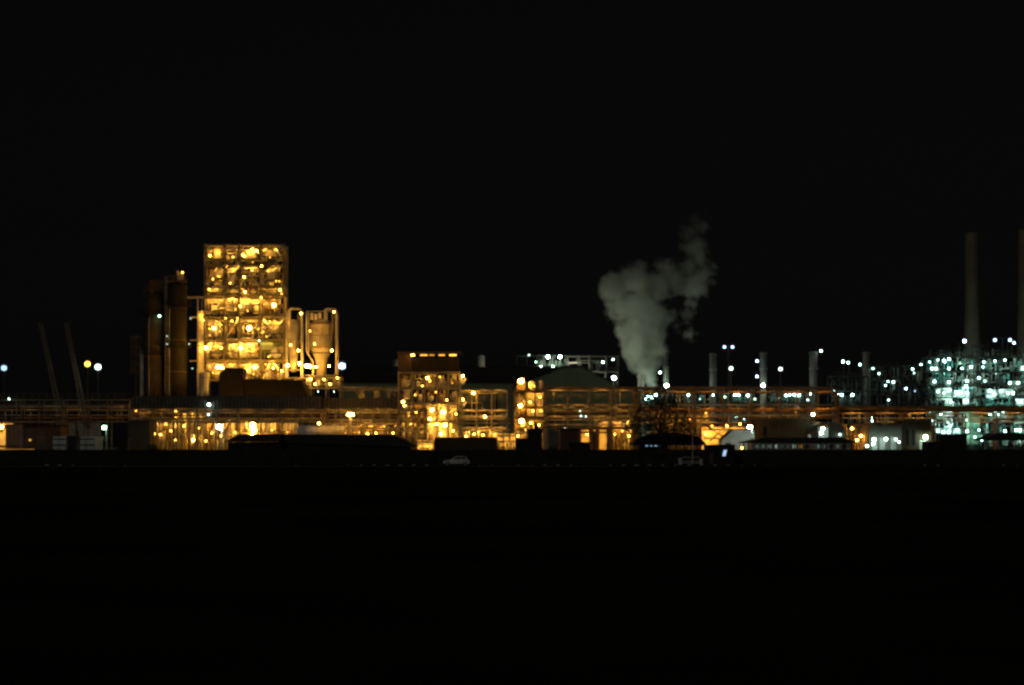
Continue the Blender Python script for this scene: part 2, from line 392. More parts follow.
TB = {(247, 264): (.75, .6, .9, .5), (266, 284): (.3, .5, .36, .28), (286.5, 295): (.4, .35, .4, .4), (297, 316): (1, 1.2, 1.2, 1.2), (318, 339): (1.3, .9, .8, 1.1), (341, 359.5): (.9, 1.0, 2.2, .25), (362, 380): (1.2, 1.7, 1.5, 1.4)}
for (q1, q0), row in TB.items():
    for k, (a, b_) in enumerate(zip(up, up[1:])):
        fill_trough(t, a + 1.5, b_ - 1.5, q1 + .2, D + .75, 185 * row[k])  # added fill light for each bay
        bundle(t, X(a + 1, D), X(b_ - 1, D), D + 1, D + 5, Z(q0, D) + .1, Z(q1, D) - .4, 9, seed + k * 31 + int(q1), (.05, .13), ('pale', 'alu', 'white', 'steel')[k])
        bundle(t, X(a + 1, D), X(b_ - 1, D), D + .6, D + 1.6, Z(q0, D) + .1, Z(q1, D) - .4, 3, seed + k * 37 + int(q1), (.08, .16), 'dark', 'cable_tray')
fill_trough(t, 198, 203, 312, D + .8, 150); fill_trough(t, 198, 203, 345, D + .8, 90)
lamp(t, 259.5, 340.5, D + .7, 'green', 90, .25)
for px, py in ((216, 300), (232, 321), (270, 322), (252, 343), (216, 343), (230, 364), (266, 364), (270, 343), (252, 270), (252, 300)):
    lamp(t, px, py, D + 5, 'sodium', 60, .2)  # added fill lamps deep inside, to light the clutter

# tall dark silos at the left of the tower
def silo(name, label, px0, px1, top, D, mat, cone=True):
    x = X((px0 + px1) / 2, D); r = S((px1 - px0) / 2, D); z1 = Z(top, D)
    t = thing(name, label, 'silo', (x, D, 0))
    MB().lathe(x, D, [(r, 0), (r, z1 - r * .5), (r * .75, z1 - .25 * r), (r * .3, z1)], 28).build('shell', mat, t)
    for k in range(4):
        z = z1 * (0.3 + 0.18 * k)
        MB().lathe(x, D, [(r + .1, z), (r + .1, z + .25)], 28).build('stiffener_ring', 'brown', t)
    for k, f in enumerate((.62, .86)):
        z = z1 * f; MB().lathe(x, D, [(r + .2, z), (r + 1.1, z + .02), (r + 1.1, z + .12), (r + .2, z + .12)], 28).build('ring_platform', 'drab', t)
        m = MB()
        for a in range(18):
            u = a / 18 * 2 * math.pi; m.bar((x + (r + 1.05) * math.cos(u), D + (r + 1.05) * math.sin(u), z + .1), (x + (r + 1.05) * math.cos(u), D + (r + 1.05) * math.sin(u), z + 1.15), .08)
        for h in (.6, 1.15): m.tube([(x + (r + 1.05) * math.cos(a / 18 * 2 * math.pi), D + (r + 1.05) * math.sin(a / 18 * 2 * math.pi), z + h) for a in range(19)], .05, 5)
        m.build('railing', 'drab', t)
    for k, o in enumerate((-.55,)):
        q = MB().tube([(x + o * r, D - r * math.sqrt(1 - o * o) - .25, .5), (x + o * r, D - r * math.sqrt(1 - o * o) - .25, z1 * (.8 + .07 * k)), (x + o * r * .5, D - r * .5, z1 + .4)], .12 + .05 * k, 7); q.build('pipe', 'steel', t)
    return t, x, r, z1
t, x, r, z1 = silo('silo', 'dark brown silo left of the tower, shorter one with green lamp on its side', 146, 165, 292, 536, 'brown')
m = MB()
for a in range(16):
    u = a / 16 * 2 * math.pi
    m.bar((x + (r + .7) * math.cos(u), 536 + (r + .7) * math.sin(u), z1 - .8), (x + (r + .7) * math.cos(u), 536 + (r + .7) * math.sin(u), z1 + 1.2), .09)
for zz in (z1 - .8, z1 + .2, z1 + 1.2): m.tube([(x + (r + .7) * math.cos(a / 16 * 2 * math.pi), 536 + (r + .7) * math.sin(a / 16 * 2 * math.pi), zz) for a in range(17)], .09, 5)
m.build('railing', 'brown', t)
MB().box(x - 1.2, x + 1.5, 535, 537, z1 + .01, z1 + 2.6).build('filter_house', 'brown', t)
lamp(t, 159.5, 316, 536 - r - 1.0, 'green', 45, .3, .7)
# conveyor leg and spiral stair
pipe_x = X(142, 538)
t = thing('elevator_leg', 'slim pale vertical duct standing at the left edge of the silos', 'duct', (pipe_x, 538, 0))
MB().box(pipe_x - .35, pipe_x + .35, 537.6, 538.4, 0, Z(352, 538)).build('duct', 'pale', t)
MB().box(pipe_x - .5, pipe_x + .5, 537.5, 538.5, Z(352, 538) + .003, Z(349, 538)).build('head_box', 'rust', t)
t = thing('spiral_stair', 'faint round cage stair hanging high left of the silos', 'stair', (X(136, 541), 541, 0))
m = MB(); cx = X(136, 541); rr = 1.1
for k in range(70):
    a = k * .38; z = Z(374, 541) + k * .125
    m.bar((cx, 541, z), (cx + rr * math.cos(a), 541 + rr * math.sin(a), z), .3, .05)
for j in range(10):
    a = j / 10 * 6.283; m.bar((cx + rr * math.cos(a), 541 + rr * math.sin(a), Z(374, 541)), (cx + rr * math.cos(a), 541 + rr * math.sin(a), Z(336, 541)), .06)
m.build('treads', 'rust', t)
MB().tube([(cx, 541, 0), (cx, 541, Z(335, 541))], .15).build('post', 'rust', t)
m = MB()
for q in (338, 346, 354, 362, 370): m.tube([(cx + 1.15 * math.cos(a / 12 * 6.2832), 541 + 1.15 * math.sin(a / 12 * 6.2832), Z(q, 541)) for a in range(13)], .06, 5)
m.build('cage', 'rust', t)
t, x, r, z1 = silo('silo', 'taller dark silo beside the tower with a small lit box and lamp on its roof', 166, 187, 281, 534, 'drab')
MB().box(X(178, 534), X(183.5, 534), 533, 534.4, Z(280, 534), Z(275, 534)).build('roof_box', 'pale', t)
MB().box(X(177.5, 534), X(179, 534), 533, 534.4, Z(275, 534) + .003, Z(271, 534)).build('roof_vent', 'pale', t)
MB().box(x - r * .9, x + r * .9, 533 - r * .5, 534 + r * .5, z1 - .3, z1 - .1).build('roof_platform', 'rust', t)
m = MB()
for k in range(9):
    a = x - r * .95 + 1.9 * r * k / 8; m.bar((a, 534 - r * .5, z1 - .2), (a, 534 - r * .5, z1 + 1.0), .07)
m.bar((x - r * .95, 534 - r * .5, z1 + 1.0), (x + r * .95, 534 - r * .5, z1 + 1.0), .08)
m.build('railing', 'rust', t)
lamp(t, 182.5, 272.5, 532.2, 'amber', 60, .22, 0)
m = MB()
for k in range(40): 
    z = 8 + k * .8; m.bar((X(165, 531), 531.2, z), (X(167, 531), 531.2, z), .06)
for px in (165, 167): m.bar((X(px, 531), 531.2, 6), (X(px, 531), 531.2, 40), .08)
m.build('ladder', 'steel', t)
for px, py in ((190.5, 318.5), (189, 344), (192.5, 368.5), (167, 336), (167, 344)):
    lamp(t, px, py, 531.0, 'white', 14, .12, .5)

# two lit vessels right of the tower
D = 532
def cage_top(t, p0, p1, q0, q1, D):
    m = MB()
    r = S((p1 - p0) / 2, D); cx = X((p0 + p1) / 2, D); zt = Z(q0, D); zb = Z(q1, D)
    for y in (D - 1.2, D + 1.2):
        pts = [(cx - r, y, zb)] + [(cx - r + (1 - math.cos(a)) * .5, y, zt - .5 + math.sin(a) * .5) for a in (0, .8, 1.57)] + [(cx + r - (1 - math.cos(a)) * .5, y, zt - .5 + math.sin(a) * .5) for a in (1.57, .8, 0)] + [(cx + r, y, zb)]
        m.tube(pts, .16, 6)
    return m.build('roof_hoop', 'pale', t)
t = thing('lit_vessel', 'narrow yellow lit vertical vessel right against the tower', 'vessel', (X(294, D), D, 0))
x = X(293.5, D); r = S(6.2, D)
MB().lathe(x, D, [(.5, Z(372, D)), (r * .55, Z(365, D)), (r * .8, Z(352, D)), (r, Z(342, D)), (r, Z(324, D)), (r * .8, Z(321, D)), (.4, Z(319.5, D))], 24).build('shell', 'steel', t)
for px in (287, 302): 
    for y in (D - 1.5, D + 1.8): MB().box(X(px, D) - .13, X(px, D) + .13, y - .13, y + .13, Z(386, D), Z(311, D)).build('column', 'pale', t)
cage_top(t, 289.5, 301.5, 309, 320, D)
m = MB().tube([(X(299, D), D - 1.3, Z(314, D)), (X(299.5, D), D - 1.3, Z(330, D)), (X(298, D), D - 1.3, Z(342, D)), (X(297.5, D), D - 1.3, Z(351, D))], .28, 8); m.smooth = True
m.build('downpipe', 'dark', t)
MB().box(X(287, D), X(302, D), D - 1.8, D + 2, Z(370.5, D), Z(369.5, D)).build('floor_deck', 'grate', t)
for px, py, L, rr in ((287.5, 365.5, 350, .33), (299.5, 363.5, 320, .3), (298.5, 350.5, 160, .22), (301, 313.5, 110, .2), (290.5, 345, 150, .16)): lamp(t, px, py, D - 2.6, 'sodium', L * 2, rr, .6)
t = thing('lit_silo', 'wide yellow lit silo with cone bottom in a steel cage, right of the narrow vessel', 'silo', (X(322, D), D, 0))
x = X(321.5, D); r = S(11.8, D)
MB().lathe(x, D, [(r * .35, Z(380, D)), (r * .45, Z(364, D)), (r * .55, Z(358, D)), (r * .97, Z(349, D)), (r, Z(347, D)), (r, Z(325, D)), (r * .7, Z(321, D)), (.5, Z(319, D))], 28).build('shell', 'steel', t)
for q in (348, 336, 325): MB().lathe(x, D, [(r + .08, Z(q, D)), (r + .08, Z(q - .9, D))], 28).build('stiffener_ring', 'rust', t)
for px in (307.5, 337):
    for y in (D - 2.6, D + 2.8): MB().box(X(px, D) - .14, X(px, D) + .14, y - .14, y + .14, Z(352, D) if px < 320 else Z(386, D), Z(312, D)).build('column', 'pale', t)
brace(t, (X(307.5, D), D - 2.6, Z(352, D)), (X(314, D), D - 2.6, Z(362, D)))
MB().box(X(313.6, D), X(314.4, D), D - 2.75, D - 2.45, Z(386, D), Z(361.5, D)).build('column', 'pale', t)
m = MB().bar((X(307.5, D), D - 2.6, Z(312, D)), (X(337, D), D - 2.6, Z(312, D)), .2); m.build('top_beam', 'steel', t)
cage_top(t, 325, 336.5, 309, 320, D)
m = MB().tube([(X(333.5, D), D - 2.8, Z(314, D)), (X(334, D), D - 2.8, Z(330, D)), (X(332, D), D - 2.8, Z(342, D)), (X(331, D), D - 2.8, Z(352, D))], .3, 8); m.smooth = True
m.build('downpipe', 'dark', t)
for k, (px, a, b_) in enumerate(((312, 320, 313), (316, 320, 314), (320, 319, 313), (326, 320, 313))): MB().box(X(px, D) - .3, X(px, D) + .3, D - .5, D + .3, Z(a, D), Z(b_, D)).build('roof_vent', 'pale', t)
MB().box(X(306, D), X(338, D), D - 3, D + 3, Z(376.5, D), Z(375.3, D)).build('floor_deck', 'grate', t)
for px, py, L, rr in ((307, 366, 450, .42), (310, 366.5, 380, .36), (316, 367, 220, .24), (332, 350.5, 170, .22), (334, 312, 120, .2), (314.5, 344, 110, .16), (329, 366, 150, .2), (310, 331, 45, .14)): lamp(t, px, py, D - 4.2, 'sodium', L * 2, rr, .6)
fill_trough(t, 310, 330, 322, D - 5.2, 60); fill_trough(t, 310, 331, 352, D - 5.2, 90)
# pipe deck below them
t = thing('pipe_deck', 'low yellow lit pipe deck under the two lit vessels', 'platform', (X(310, 528), 528, 0))
xs, ys, zs = frame(t, [281, 296, 311, 326, 340], [377.5, 387.5], 526, 7, .25, .25, 2, 'steel')
for k, (a, b_) in enumerate(((281, 296), (296, 311), (311, 326), (326, 340))): clutter(t, X(a + 1, 526), X(b_ - 1, 526), 526.5, 530, Z(387, 526), Z(378, 526), 6, 300 + k, 'pvd', ('pale', 'white', 'alu'), (.07, .16))
for px, py, L, rr in ((290, 382, 200, .2), (310.5, 379, 220, .26), (324, 379.5, 130, .2), (337.5, 378, 120, .18), (330, 384, 160, .2), (315, 384, 200, .2), (301, 385, 150, .2)): lamp(t, px, py, 525.4, 'sodium', L, rr, .4)
for px in (318, 334): lamp(t, px, 391.5, 524, 'white', 40, .12, .3)
mast('tall mast with dazzling blue white floodlight right of the lit silo', 342, 366, 575, 'blue', 9, .95)

# dark sheds in front of the tower foot
t = thing('dark_shed', 'dark block shed covering the foot of the tower, taller than the one beside it', 'shed', (X(231, 505), 505, 0))
Dd = 505
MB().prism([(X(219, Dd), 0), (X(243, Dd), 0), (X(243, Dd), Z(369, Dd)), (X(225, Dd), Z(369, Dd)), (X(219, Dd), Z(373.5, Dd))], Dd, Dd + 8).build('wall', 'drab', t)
MB().box(X(225, Dd), X(243.5, Dd), Dd - .2, Dd + 8.2, Z(369, Dd) + .003, Z(368.3, Dd)).build('roof', 'roof', t)
for k in range(6): MB().box(X(222 + 3.6 * k, Dd) - .08, X(222 + 3.6 * k, Dd) + .08, Dd - .1, Dd - .003, 0.05, Z(379, Dd)).build('rib', 'drab', t)
t0_ = t
t = thing('dark_shed', 'low wide dark shed with sloping right end, before the tower foot', 'shed', (X(272, 506), 506, 0))
Dd = 506
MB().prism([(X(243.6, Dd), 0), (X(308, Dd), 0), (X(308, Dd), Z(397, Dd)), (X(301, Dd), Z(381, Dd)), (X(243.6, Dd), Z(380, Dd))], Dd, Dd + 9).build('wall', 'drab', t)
m = MB().prism([(X(243.7, Dd), Z(380, Dd) + .004), (X(301.2, Dd), Z(381, Dd) + .004), (X(309, Dd), Z(398.5, Dd)), (X(309.5, Dd), Z(398.5, Dd)), (X(301.5, Dd), Z(380, Dd)), (X(243.7, Dd), Z(379, Dd))], Dd - .3, Dd + 9.3); m.build('roof', 'roof', t)
for k in range(9): MB().box(X(248 + 6 * k, Dd) - .08, X(248 + 6 * k, Dd) + .08, Dd - .1, Dd - .003, 0.05, Z(382, Dd)).build('rib', 'drab', t)
fill_trough(t, 250, 262, 378.2, 512, 2000); fill_trough(t, 282, 294, 378.6, 512, 1700)
fill_trough(t0_, 226, 242.5, 367.6, 511, 1300)  # roof troughs are added fill, brightening the tower front
# parapet tank between silo and tower base
t = thing('pale_tank', 'pale tapering bin between the silos and the tower foot', 'bin', (X(203, 512), 512, 0))
MB().lathe(X(203.5, 512), 513, [(S(5, 512), 0), (S(4.6, 512), Z(385, 512)), (S(5.5, 512), Z(378, 512)), (S(5.5, 512), Z(373, 512)), (.3, Z(372, 512))], 18).build('shell', 'pale', t)
MB().lathe(X(203.5, 512), 513, [(S(5.7, 512), Z(378, 512)), (S(5.7, 512), Z(377, 512))], 18).build('rim', 'steel', t)

# ------------------------------------------------------------------ pipe racks
def rack(name, label, p0, p1, D, levels, step, pipes, depth=5, clad=None, mat='girder', cw=.28, rail=None, lit=(), lk='sodium'):
    t = thing(name, label, 'pipe rack', (X((p0 + p1) / 2, D), D, 0))
    n = max(1, round((p1 - p0) / step)); pxs = [p0 + (p1 - p0) * k / n for k in range(n + 1)]
    xs = [X(p, D) for p in pxs]; zs = [Z(p, D) for p in levels]; top = max(zs)
    for x in xs:
        for y in (D, D + depth): MB().box(x - cw / 2, x + cw / 2, y - cw / 2, y + cw / 2, 0, top).build('column', mat, t)
    for z in zs:
        m = MB()
        for y in (D, D + depth): m.box(xs[0], xs[-1], y - cw * .35, y + cw * .35, z - .32, z - .005)
        for x in xs: m.box(x - cw * .35, x + cw * .35, D + cw, D + depth - cw, z - .3, z - .01)
        m.build('beam', mat, t)
    for py, L in lit:
        for k, (a, b_) in enumerate(zip(pxs, pxs[1:])):
            fill_trough(t, a + (b_ - a) * .25, a + (b_ - a) * .75, py, D - 1.1, L * 2.6 * (.5, 1, .7, 1.2)[(k * 5 + int(py)) % 4], lk)  # added fill in front of each bay, lights pipes and beams
    for k, (py, r, pm) in enumerate(pipes):
        z = Z(py, D); yy = D + .6 + (k % 4) * (depth - 1.2) / 3.2
        q = MB().tube([(xs[0] - .6, yy, z), (xs[-1] + .6, yy, z)], r, 10); q.smooth = True
        q.build('pipe', pm, t)
    zl = sorted(zs); w_ = xs[-1] - xs[0]
    bundle(t, xs[0], xs[-1], D + .2, D + depth, max(.3, zl[0] - 2), zl[-1] - .2, int(w_ * .5), int(p0 * 7 + p1) % 9999, (.05, .1), 'pale', 'branch_pipework')
    m = MB(); rg_ = random.Random(int(p0 + 999))
    for k in range(int(w_ / 1.3)):
        x = xs[0] + rg_.random() * w_; za = rg_.choice(zl); zb_ = rg_.choice([max(.2, zl[0] - 3)] + zl)
        if abs(za - zb_) > .3: m.bar((x, D - .3, za), (x, D - .3, zb_), rg_.uniform(.06, .13))
    if m.v: m.bar((xs[0], D - .36, zl[0] - .1), (xs[-1], D - .36, zl[0] - .1), .1); m.build('drop_pipework', 'steel', t)
    if clad:
        q0, q1 = clad
        MB().box(xs[0], xs[-1], D - .25, D - .2, Z(q1, D), Z(q0, D)).build('side_cladding', 'dark', t)
        m = MB(); k = 0; x = xs[0]
        while x < xs[-1]:
            m.box(x, x + .16, D - .37, D - .253, Z(q1, D) + .02, Z(q0, D) + (.5 if k % 3 == 0 else .1)); x += .75; k += 1
        m.build('cladding_ribs', 'drab', t)
    if rail:
        z = Z(rail, D); m = MB()
        for h in (.5, 1.05): m.bar((xs[0], D - .1, z + h), (xs[-1], D - .1, z + h), .06)
        x = xs[0]
        while x <= xs[-1]: m.bar((x, D - .1, z), (x, D - .1, z + 1.05), .06); x += 1.5
        m.build('railing', mat, t)
    return t
tr = rack('pipe_rack', 'faint brown pipe rack at the far left over the lit doorway', -6, 130, 476, [399, 409, 421], 23, [(406.5, .22, 'alu'), (418, .22, 'rust'), (415, .12, 'alu'), (404, .15, 'rust')], rail=399, lit=[(410, 2)])
lamp(tr, 136.5, 410, 474.5, 'amber', 130, .3, .4); lamp(tr, 9, 399, 474.5, 'white', 30, .2, .4)
tr = rack('pipe_rack', 'dark clad gallery on columns running in front of the silos and tower', 131, 322, 474, [409, 421], 21, [(412.5, .2, 'alu'), (415, .14, 'rust'), (418.5, .24, 'pale')], clad=(396, 408.5), lit=[(410.5, 3.5)])
lamp(tr, 209, 404.5, 473, 'white', 80, .32, .4); lamp(tr, 208.5, 414.5, 473.2, 'white', 30, .22, .4)
tr = rack('pipe_rack', 'ribbed rusty gallery between the lit silo and the small process tower', 323, 398, 476, [409, 423, 434], 12.5, [(412.5, .2, 'alu'), (416, .14, 'rust'), (420, .26, 'pale'), (428, .2, 'alu'), (431, .14, 'rust')], clad=(398, 408), lit=[(410.5, 12), (424, 16)])
tr = rack('pipe_rack', 'dense rusty rack of square bays at the foot of the small process tower', 399, 425, 472, [407.5, 417, 426.5, 436], 6.4, [(411, .2, 'alu'), (414, .14, 'rust'), (422, .2, 'rust'), (431, .2, 'alu')], mat='dark', cw=.34, lit=[(409, 10), (418, 20), (428, 25)])
tr = rack('pipe_rack', 'yellow lit open rack of large square bays, right of the small process tower', 461, 507, 480, [390, 409.5, 415.5, 427], 15.5, [(393, .18, 'alu'), (412, .16, 'rust'), (419, .25, 'pale'), (423, .16, 'alu'), (430, .25, 'pale')], rail=402, mat='steel', lit=[(391, 14), (411, 18), (428, 24)])
lamp(tr, 473.5, 393, 478.5, 'amber', 330, .32, .4); lamp(tr, 485, 416.5, 478.5, 'amber', 280, .26, .4)
tr = rack('pipe_rack', 'long orange tinted rack crossing in front of the green gabled hall', 546, 634, 484, [389.5, 404, 410, 416, 424], 22, [(388, .3, 'rust'), (407, .2, 'alu'), (413.5, .2, 'rust'), (419.5, .22, 'alu'), (428, .2, 'rust')], rail=400, lit=[(391, 11), (406, 9), (417, 12)])
lamp(tr, 580, 411, 482, 'white', 14, .16, .4); lamp(tr, 581, 416, 482, 'white', 22, .18, .4); lamp(tr, 586, 416.5, 482, 'white', 22, .16, .4); lamp(tr, 565, 428.5, 482, 'white', 22, .16, .3)
tr = rack('pipe_rack', 'long dim orange rack right of the tree with pipe bending down at its end', 637, 838, 488, [391, 408, 422], 29, [(411, .25, 'rust'), (405, .2, 'alu'), (418, .2, 'rust'), (414, .16, 'alu')], mat='rust', lit=[(392.5, 8), (409.5, 8), (423, 10)])
q = MB(); z0, z1 = Z(388, 487.2), Z(406, 487.2)
q.tube([(X(632, 487.2), 487.2, z0), (X(832, 487.2), 487.2, z0), (X(835.5, 487.2), 487.2, z0 - .25), (X(836.5, 487.2), 487.2, z0 - 1), (X(836.5, 487.2), 487.2, z1)], .32, 10); q.smooth = True
q.build('bent_pipe', 'rust', tr)
tr = rack('pipe_bridge', 'thick orange lit pipe bridge before the white lit plant on the right', 839, 1060, 492, [412.5], 32, [(408, .42, 'rust'), (408, .3, 'rust'), (411, .2, 'rust')], depth=3, mat='rust', cw=.4, lit=[(413.5, 14)])

# ------------------------------------------------------------------ yellow lit process skids under the gallery
def skid(label, p0, p1, q0, D, n, seed, lamps, mats=('pale', 'alu', 'white', 'steel', 'rust'), back=True, kinds='pvpdp', depth=5, lk='sodium', cols=3):
    t = thing('process_skid', label, 'pipework skid', (X((p0 + p1) / 2, D), D, 0))
    pxs = [p0 + (p1 - p0) * k / cols for k in range(cols + 1)]
    frame(t, pxs, [q0, (q0 + 444) / 2 + 2], D, depth, .2, .18, 2, 'steel', decks=[])
    for a, b_ in zip(pxs, pxs[1:]):
        seed += 1
        clutter(t, X(a, D) + .25, X(b_, D) - .25, D + .5, D + depth - .8, .05, Z(q0 + 1, D), n, seed, kinds, mats, (.08, .2))
    if back: MB().box(X(p0, D), X(p1, D), D + depth + .4, D + depth + .6, .01, Z(q0 + 5, D)).build('back_wall', 'pale', t)
    for a, b_ in zip(pxs, pxs[1:]): fill_trough(t, a + .8, b_ - .8, q0 + 1.8, D + .3, STR.get(seed - cols, 60), lk)
    for px, py, L, rr in lamps: lamp(t, px, py, D - .5, lk, L * (1 if L > 400 else .6), rr * (1 if L > 400 else .75), .4)
    return t
STR = {400: 130, 420: 170, 440: 140, 460: 110, 480: 150, 500: 210, 520: 160, 540: 190, 560: 40, 580: 40}
skid('yellow lit tangle of pipes left of the lamp post, under the dark gallery', 150, 178, 418, 486, 10, 400, [(155, 434, 200, .2), (160.5, 434.5, 240, .25), (171, 431, 200, .2), (166, 424, 150, .18), (175, 440, 200, .2)])
skid('yellow lit pipework with stacked bright trays under the gallery', 179, 203, 408, 488, 9, 420, [(180, 412, 260, .25), (186, 411, 160, .2), (193.5, 440, 420, .34), (194.5, 436, 300, .28), (184, 426, 220, .2), (199, 428, 200, .2)])
skid('yellow lit pipework behind the white lamp post under the gallery', 204, 228, 420, 490, 9, 440, [(206, 441, 220, .2), (212, 433, 220, .2), (221, 436, 180, .2), (216, 424, 150, .18)])
skid('dim pipework with one blazing lamp, left of the long pale tank', 229, 296, 418, 494, 6, 460, [(252.5, 425, 800, .6), (254, 430, 800, .55), (252, 435, 500, .4), (235, 432.5, 160, .22), (272, 430, 90, .2)], cols=5)
skid('orange lit pipework behind the double headed lamp', 330, 364, 420, 486, 7, 480, [(340, 413, 50, .2), (361, 425, 140, .22), (357, 435, 250, .22), (352, 441, 200, .2)], lk='amber')
skid('orange lit pipework at the ground left of the small process tower', 365, 398, 422, 488, 8, 500, [(367.5, 434, 320, .3), (376, 433, 200, .22), (384, 435, 250, .24), (393, 433, 230, .22), (372, 424, 110, .18), (389, 424, 110, .18)], lk='amber')
skid('yellow lit low pipework under the rack with large bays', 462, 498, 428, 492, 8, 520, [(466, 436, 260, .24), (474, 434, 280, .24), (483, 435, 250, .22), (492, 433, 300, .24)])
skid('orange lit pipework between two bright doorways, under the long rack', 598, 634, 418, 494, 7, 540, [(607, 437, 260, .24), (615, 434, 220, .2), (622, 431, 200, .2), (629, 436, 260, .24), (634, 434, 160, .24), (612, 424, 70, .16)], lk='amber')
skid('dim orange pipework behind the dark tree', 655, 712, 410, 500, 5, 560, [(657, 412, 16, .18), (698, 411, 80, .2), (706, 413, 80, .2), (690, 419, 60, .2), (712, 426, 130, .2), (672, 424, 60, .2)], lk='amber', cols=5)
skid('dim pipework below the right end of the long rack', 842, 868, 424, 500, 6, 580, [(852, 428, 120, .2), (866, 432, 260, .3), (861, 434, 160, .25)], lk='amber')
t = thing('tray_stack', 'bright stack of flat trays lit yellow under the dark gallery', 'tray rack', (X(179, 481), 481, 0))
for k in range(5):
    z = Z(421 - 2.8 * k, 481); MB().box(X(172 + k * .7, 481), X(182, 481), 480.4, 482.2, z, z + .25).build('tray', 'pale', t)
for px in (173.5, 181): MB().box(X(px, 481) - .08, X(px, 481) + .08, 482.3, 482.5, 0, Z(407, 481)).build('post', 'steel', t)
for py in (413, 417.5, 411): lamp(t, 176, py, 479.6, 'sodium', 120, .16, .2)
# pale horizontal tank
t = thing('storage_tank', 'long pale horizontal tank lying behind the dark sheds', 'tank', (X(322, 470), 470, 0))
zc = Z(430.5, 470); r = S(5.3, 470)
m = MB(); pts = [(X(297, 470), 470, zc), (X(299.5, 470), 470, zc), (X(343, 470), 470, zc), (X(345.5, 470), 470, zc)]
m.tube(pts[1:3], r, 20); m.smooth = True; m.build('shell', 'white', t)
for a, s_ in ((299.5, -1), (343, 1)):
    e = MB(); e.tube([(X(a, 470), 470, zc), (X(a, 470) + s_ * .35, 470, zc)], r * .98, 20, r * .6); e.build('end_cap', 'white', t)
for px in (306, 336): MB().box(X(px, 470) - .2, X(px, 470) + .2, 469.3, 470.7, 0, zc - r * .9).build('saddle', 'conc', t)
lamp(t, 319, 423.5, 466.5, 'amber', 200, .28, .3)

# double lamp, lamp posts
mast('pale T shaped double headed lamp left of the small process tower', 350.5, 414.5, 466, 'sodium', 420, .3, 0, 2, 'pale', name='lamp_post', gap=.7)
mast('lamp post with a single greenish white lamp at far left before the trailers', 104, 427.5, 405, 'green', 120, .32, .35, 1, 'pale', name='lamp_post')
mast('lamp post with white lamp before the yellow lit pipework', 219, 427, 440, 'white', 300, .42, .5, 1, 'pale', name='lamp_post')
mast('lamp post with white lamp in front of the pale shed wall, right of the tree', 749.5, 427, 446, 'white', 420, .32, .5, 1, 'pale', name='lamp_post')
mast('blue white mast light nearest the left edge of the picture', 4, 368, 700, 'blue', 4, .95, 0, 1)
mast('orange mast light, left one of a pair with a white one', 87.5, 364, 690, 'amber', 20, .85, 0, 1)
mast('greenish white mast light right beside an orange one', 98, 367, 700, 'white', 14, .95, 0, 1)
mast('twin bluish mast lights high above the stacks', 728.5, 347, 900, 'blue', 10, .6, 0, 2, gap=3.0)
mast('single white mast light between the first two flue stacks', 731, 368.5, 760, 'white', 16, .62, 0, 1)
mast('single white mast light between the second and third flue stacks', 780.5, 369, 770, 'white', 16, .62, 0, 1)
mast('white mast light standing before the green gabled hall', 614, 378, 600, 'white', 400, .45, 0, 1)

# cranes with faint lattice booms
def crane(label, x0, x1):
    D = 700
    a = Vector((X(x1, D), D, 2.2)); b_ = Vector((X(x0, D), D + 6, Z(322, D)))
    a = b_ + (Vector((X(x1, D), D, Z(393, D))) - b_) * 1.45
    t = thing('crawler_crane', label, 'crane', (a.x, D, 0))
    m = MB(); off = [Vector((sx * .6, sy * .6, 0)) for sx, sy in ((-1, -1), (1, -1), (1, 1), (-1, 1))]
    for o in off: m.bar(a + o, b_ + o * .5, .3)
    n = 26
    for k in range(n):
        p = a + (b_ - a) * (k / n); q = a + (b_ - a) * ((k + 1) / n)
        for j in range(4): m.bar(p + off[j], q + off[(j + 1) % 4], .16)
    m.build('boom', 'girder', t)
    MB().box(a.x - 2.2, a.x + 3.5, D - 1.6, D + 1.6, 1.1, a.z + .5 if a.z > 2 else 3.2).build('cab', 'steel', t)
    for y in (D - 2, D + 1.2): MB().box(a.x - 3, a.x + 3, y, y + .8, .02, 1.05).build('track', 'dark', t)
crane('faint grey leaning lattice crane boom, left one of two at the far left', 36.5, 55.5)
crane('faint grey leaning lattice crane boom, right one of two at the far left', 62.5, 80)

# ------------------------------------------------------------------ left low building, trailers, kiosks
D = 452
t = thing('workshop', 'dim low workshop at far left edge with bright lit doorway and dark bays', 'building', (X(30, D), D, 0))
MB().box(X(5.5, D), X(23, D), D, D + 9, 0, Z(424, D)).build('wall', 'conc', t)
MB().box(X(23, D) + .003, X(60, D), D + .6, D + 9, 0, Z(424.5, D)).build('wall', 'brown', t)
MB().box(X(-14, D), X(5.4, D), D + 7, D + 9, 0, Z(423, D)).build('inner_wall', 'white', t)
MB().box(X(-15, D), X(62, D), D - .8, D + 9.3, Z(423, D) + .01, Z(421.8, D)).build('roof', 'rust', t)
MB().box(X(24, D), X(34, D), D + .5, D + .597, .01, Z(429, D)).build('door', 'dark', t)
MB().box(X(37, D), X(45, D), D + .5, D + .597, .01, Z(429, D)).build('door', 'dark', t)
brace(t, (X(0, D), D + .5, Z(432, D)), (X(5.3, D), D + .5, Z(426, D)), .3, 'rust')
for px in (10, 14, 18): MB().box(X(px, D) - .1, X(px, D) + .1, D - .12, D - .003, .02, Z(425, D)).build('pilaster', 'rust', t)
lamp(t, 1.5, 427, D + 3.5, 'sodium', 500, .35, .3); lamp(t, -4, 432, D + 3, 'sodium', 500, .35, .3); lamp(t, 30, 440, D - .4, 'amber', 3, .3, .3)
MB().box(X(-14, D), X(49, D), D - 14, D - 13.5, 0, Z(449, D - 14)).build('loading_kerb', 'pale', t)
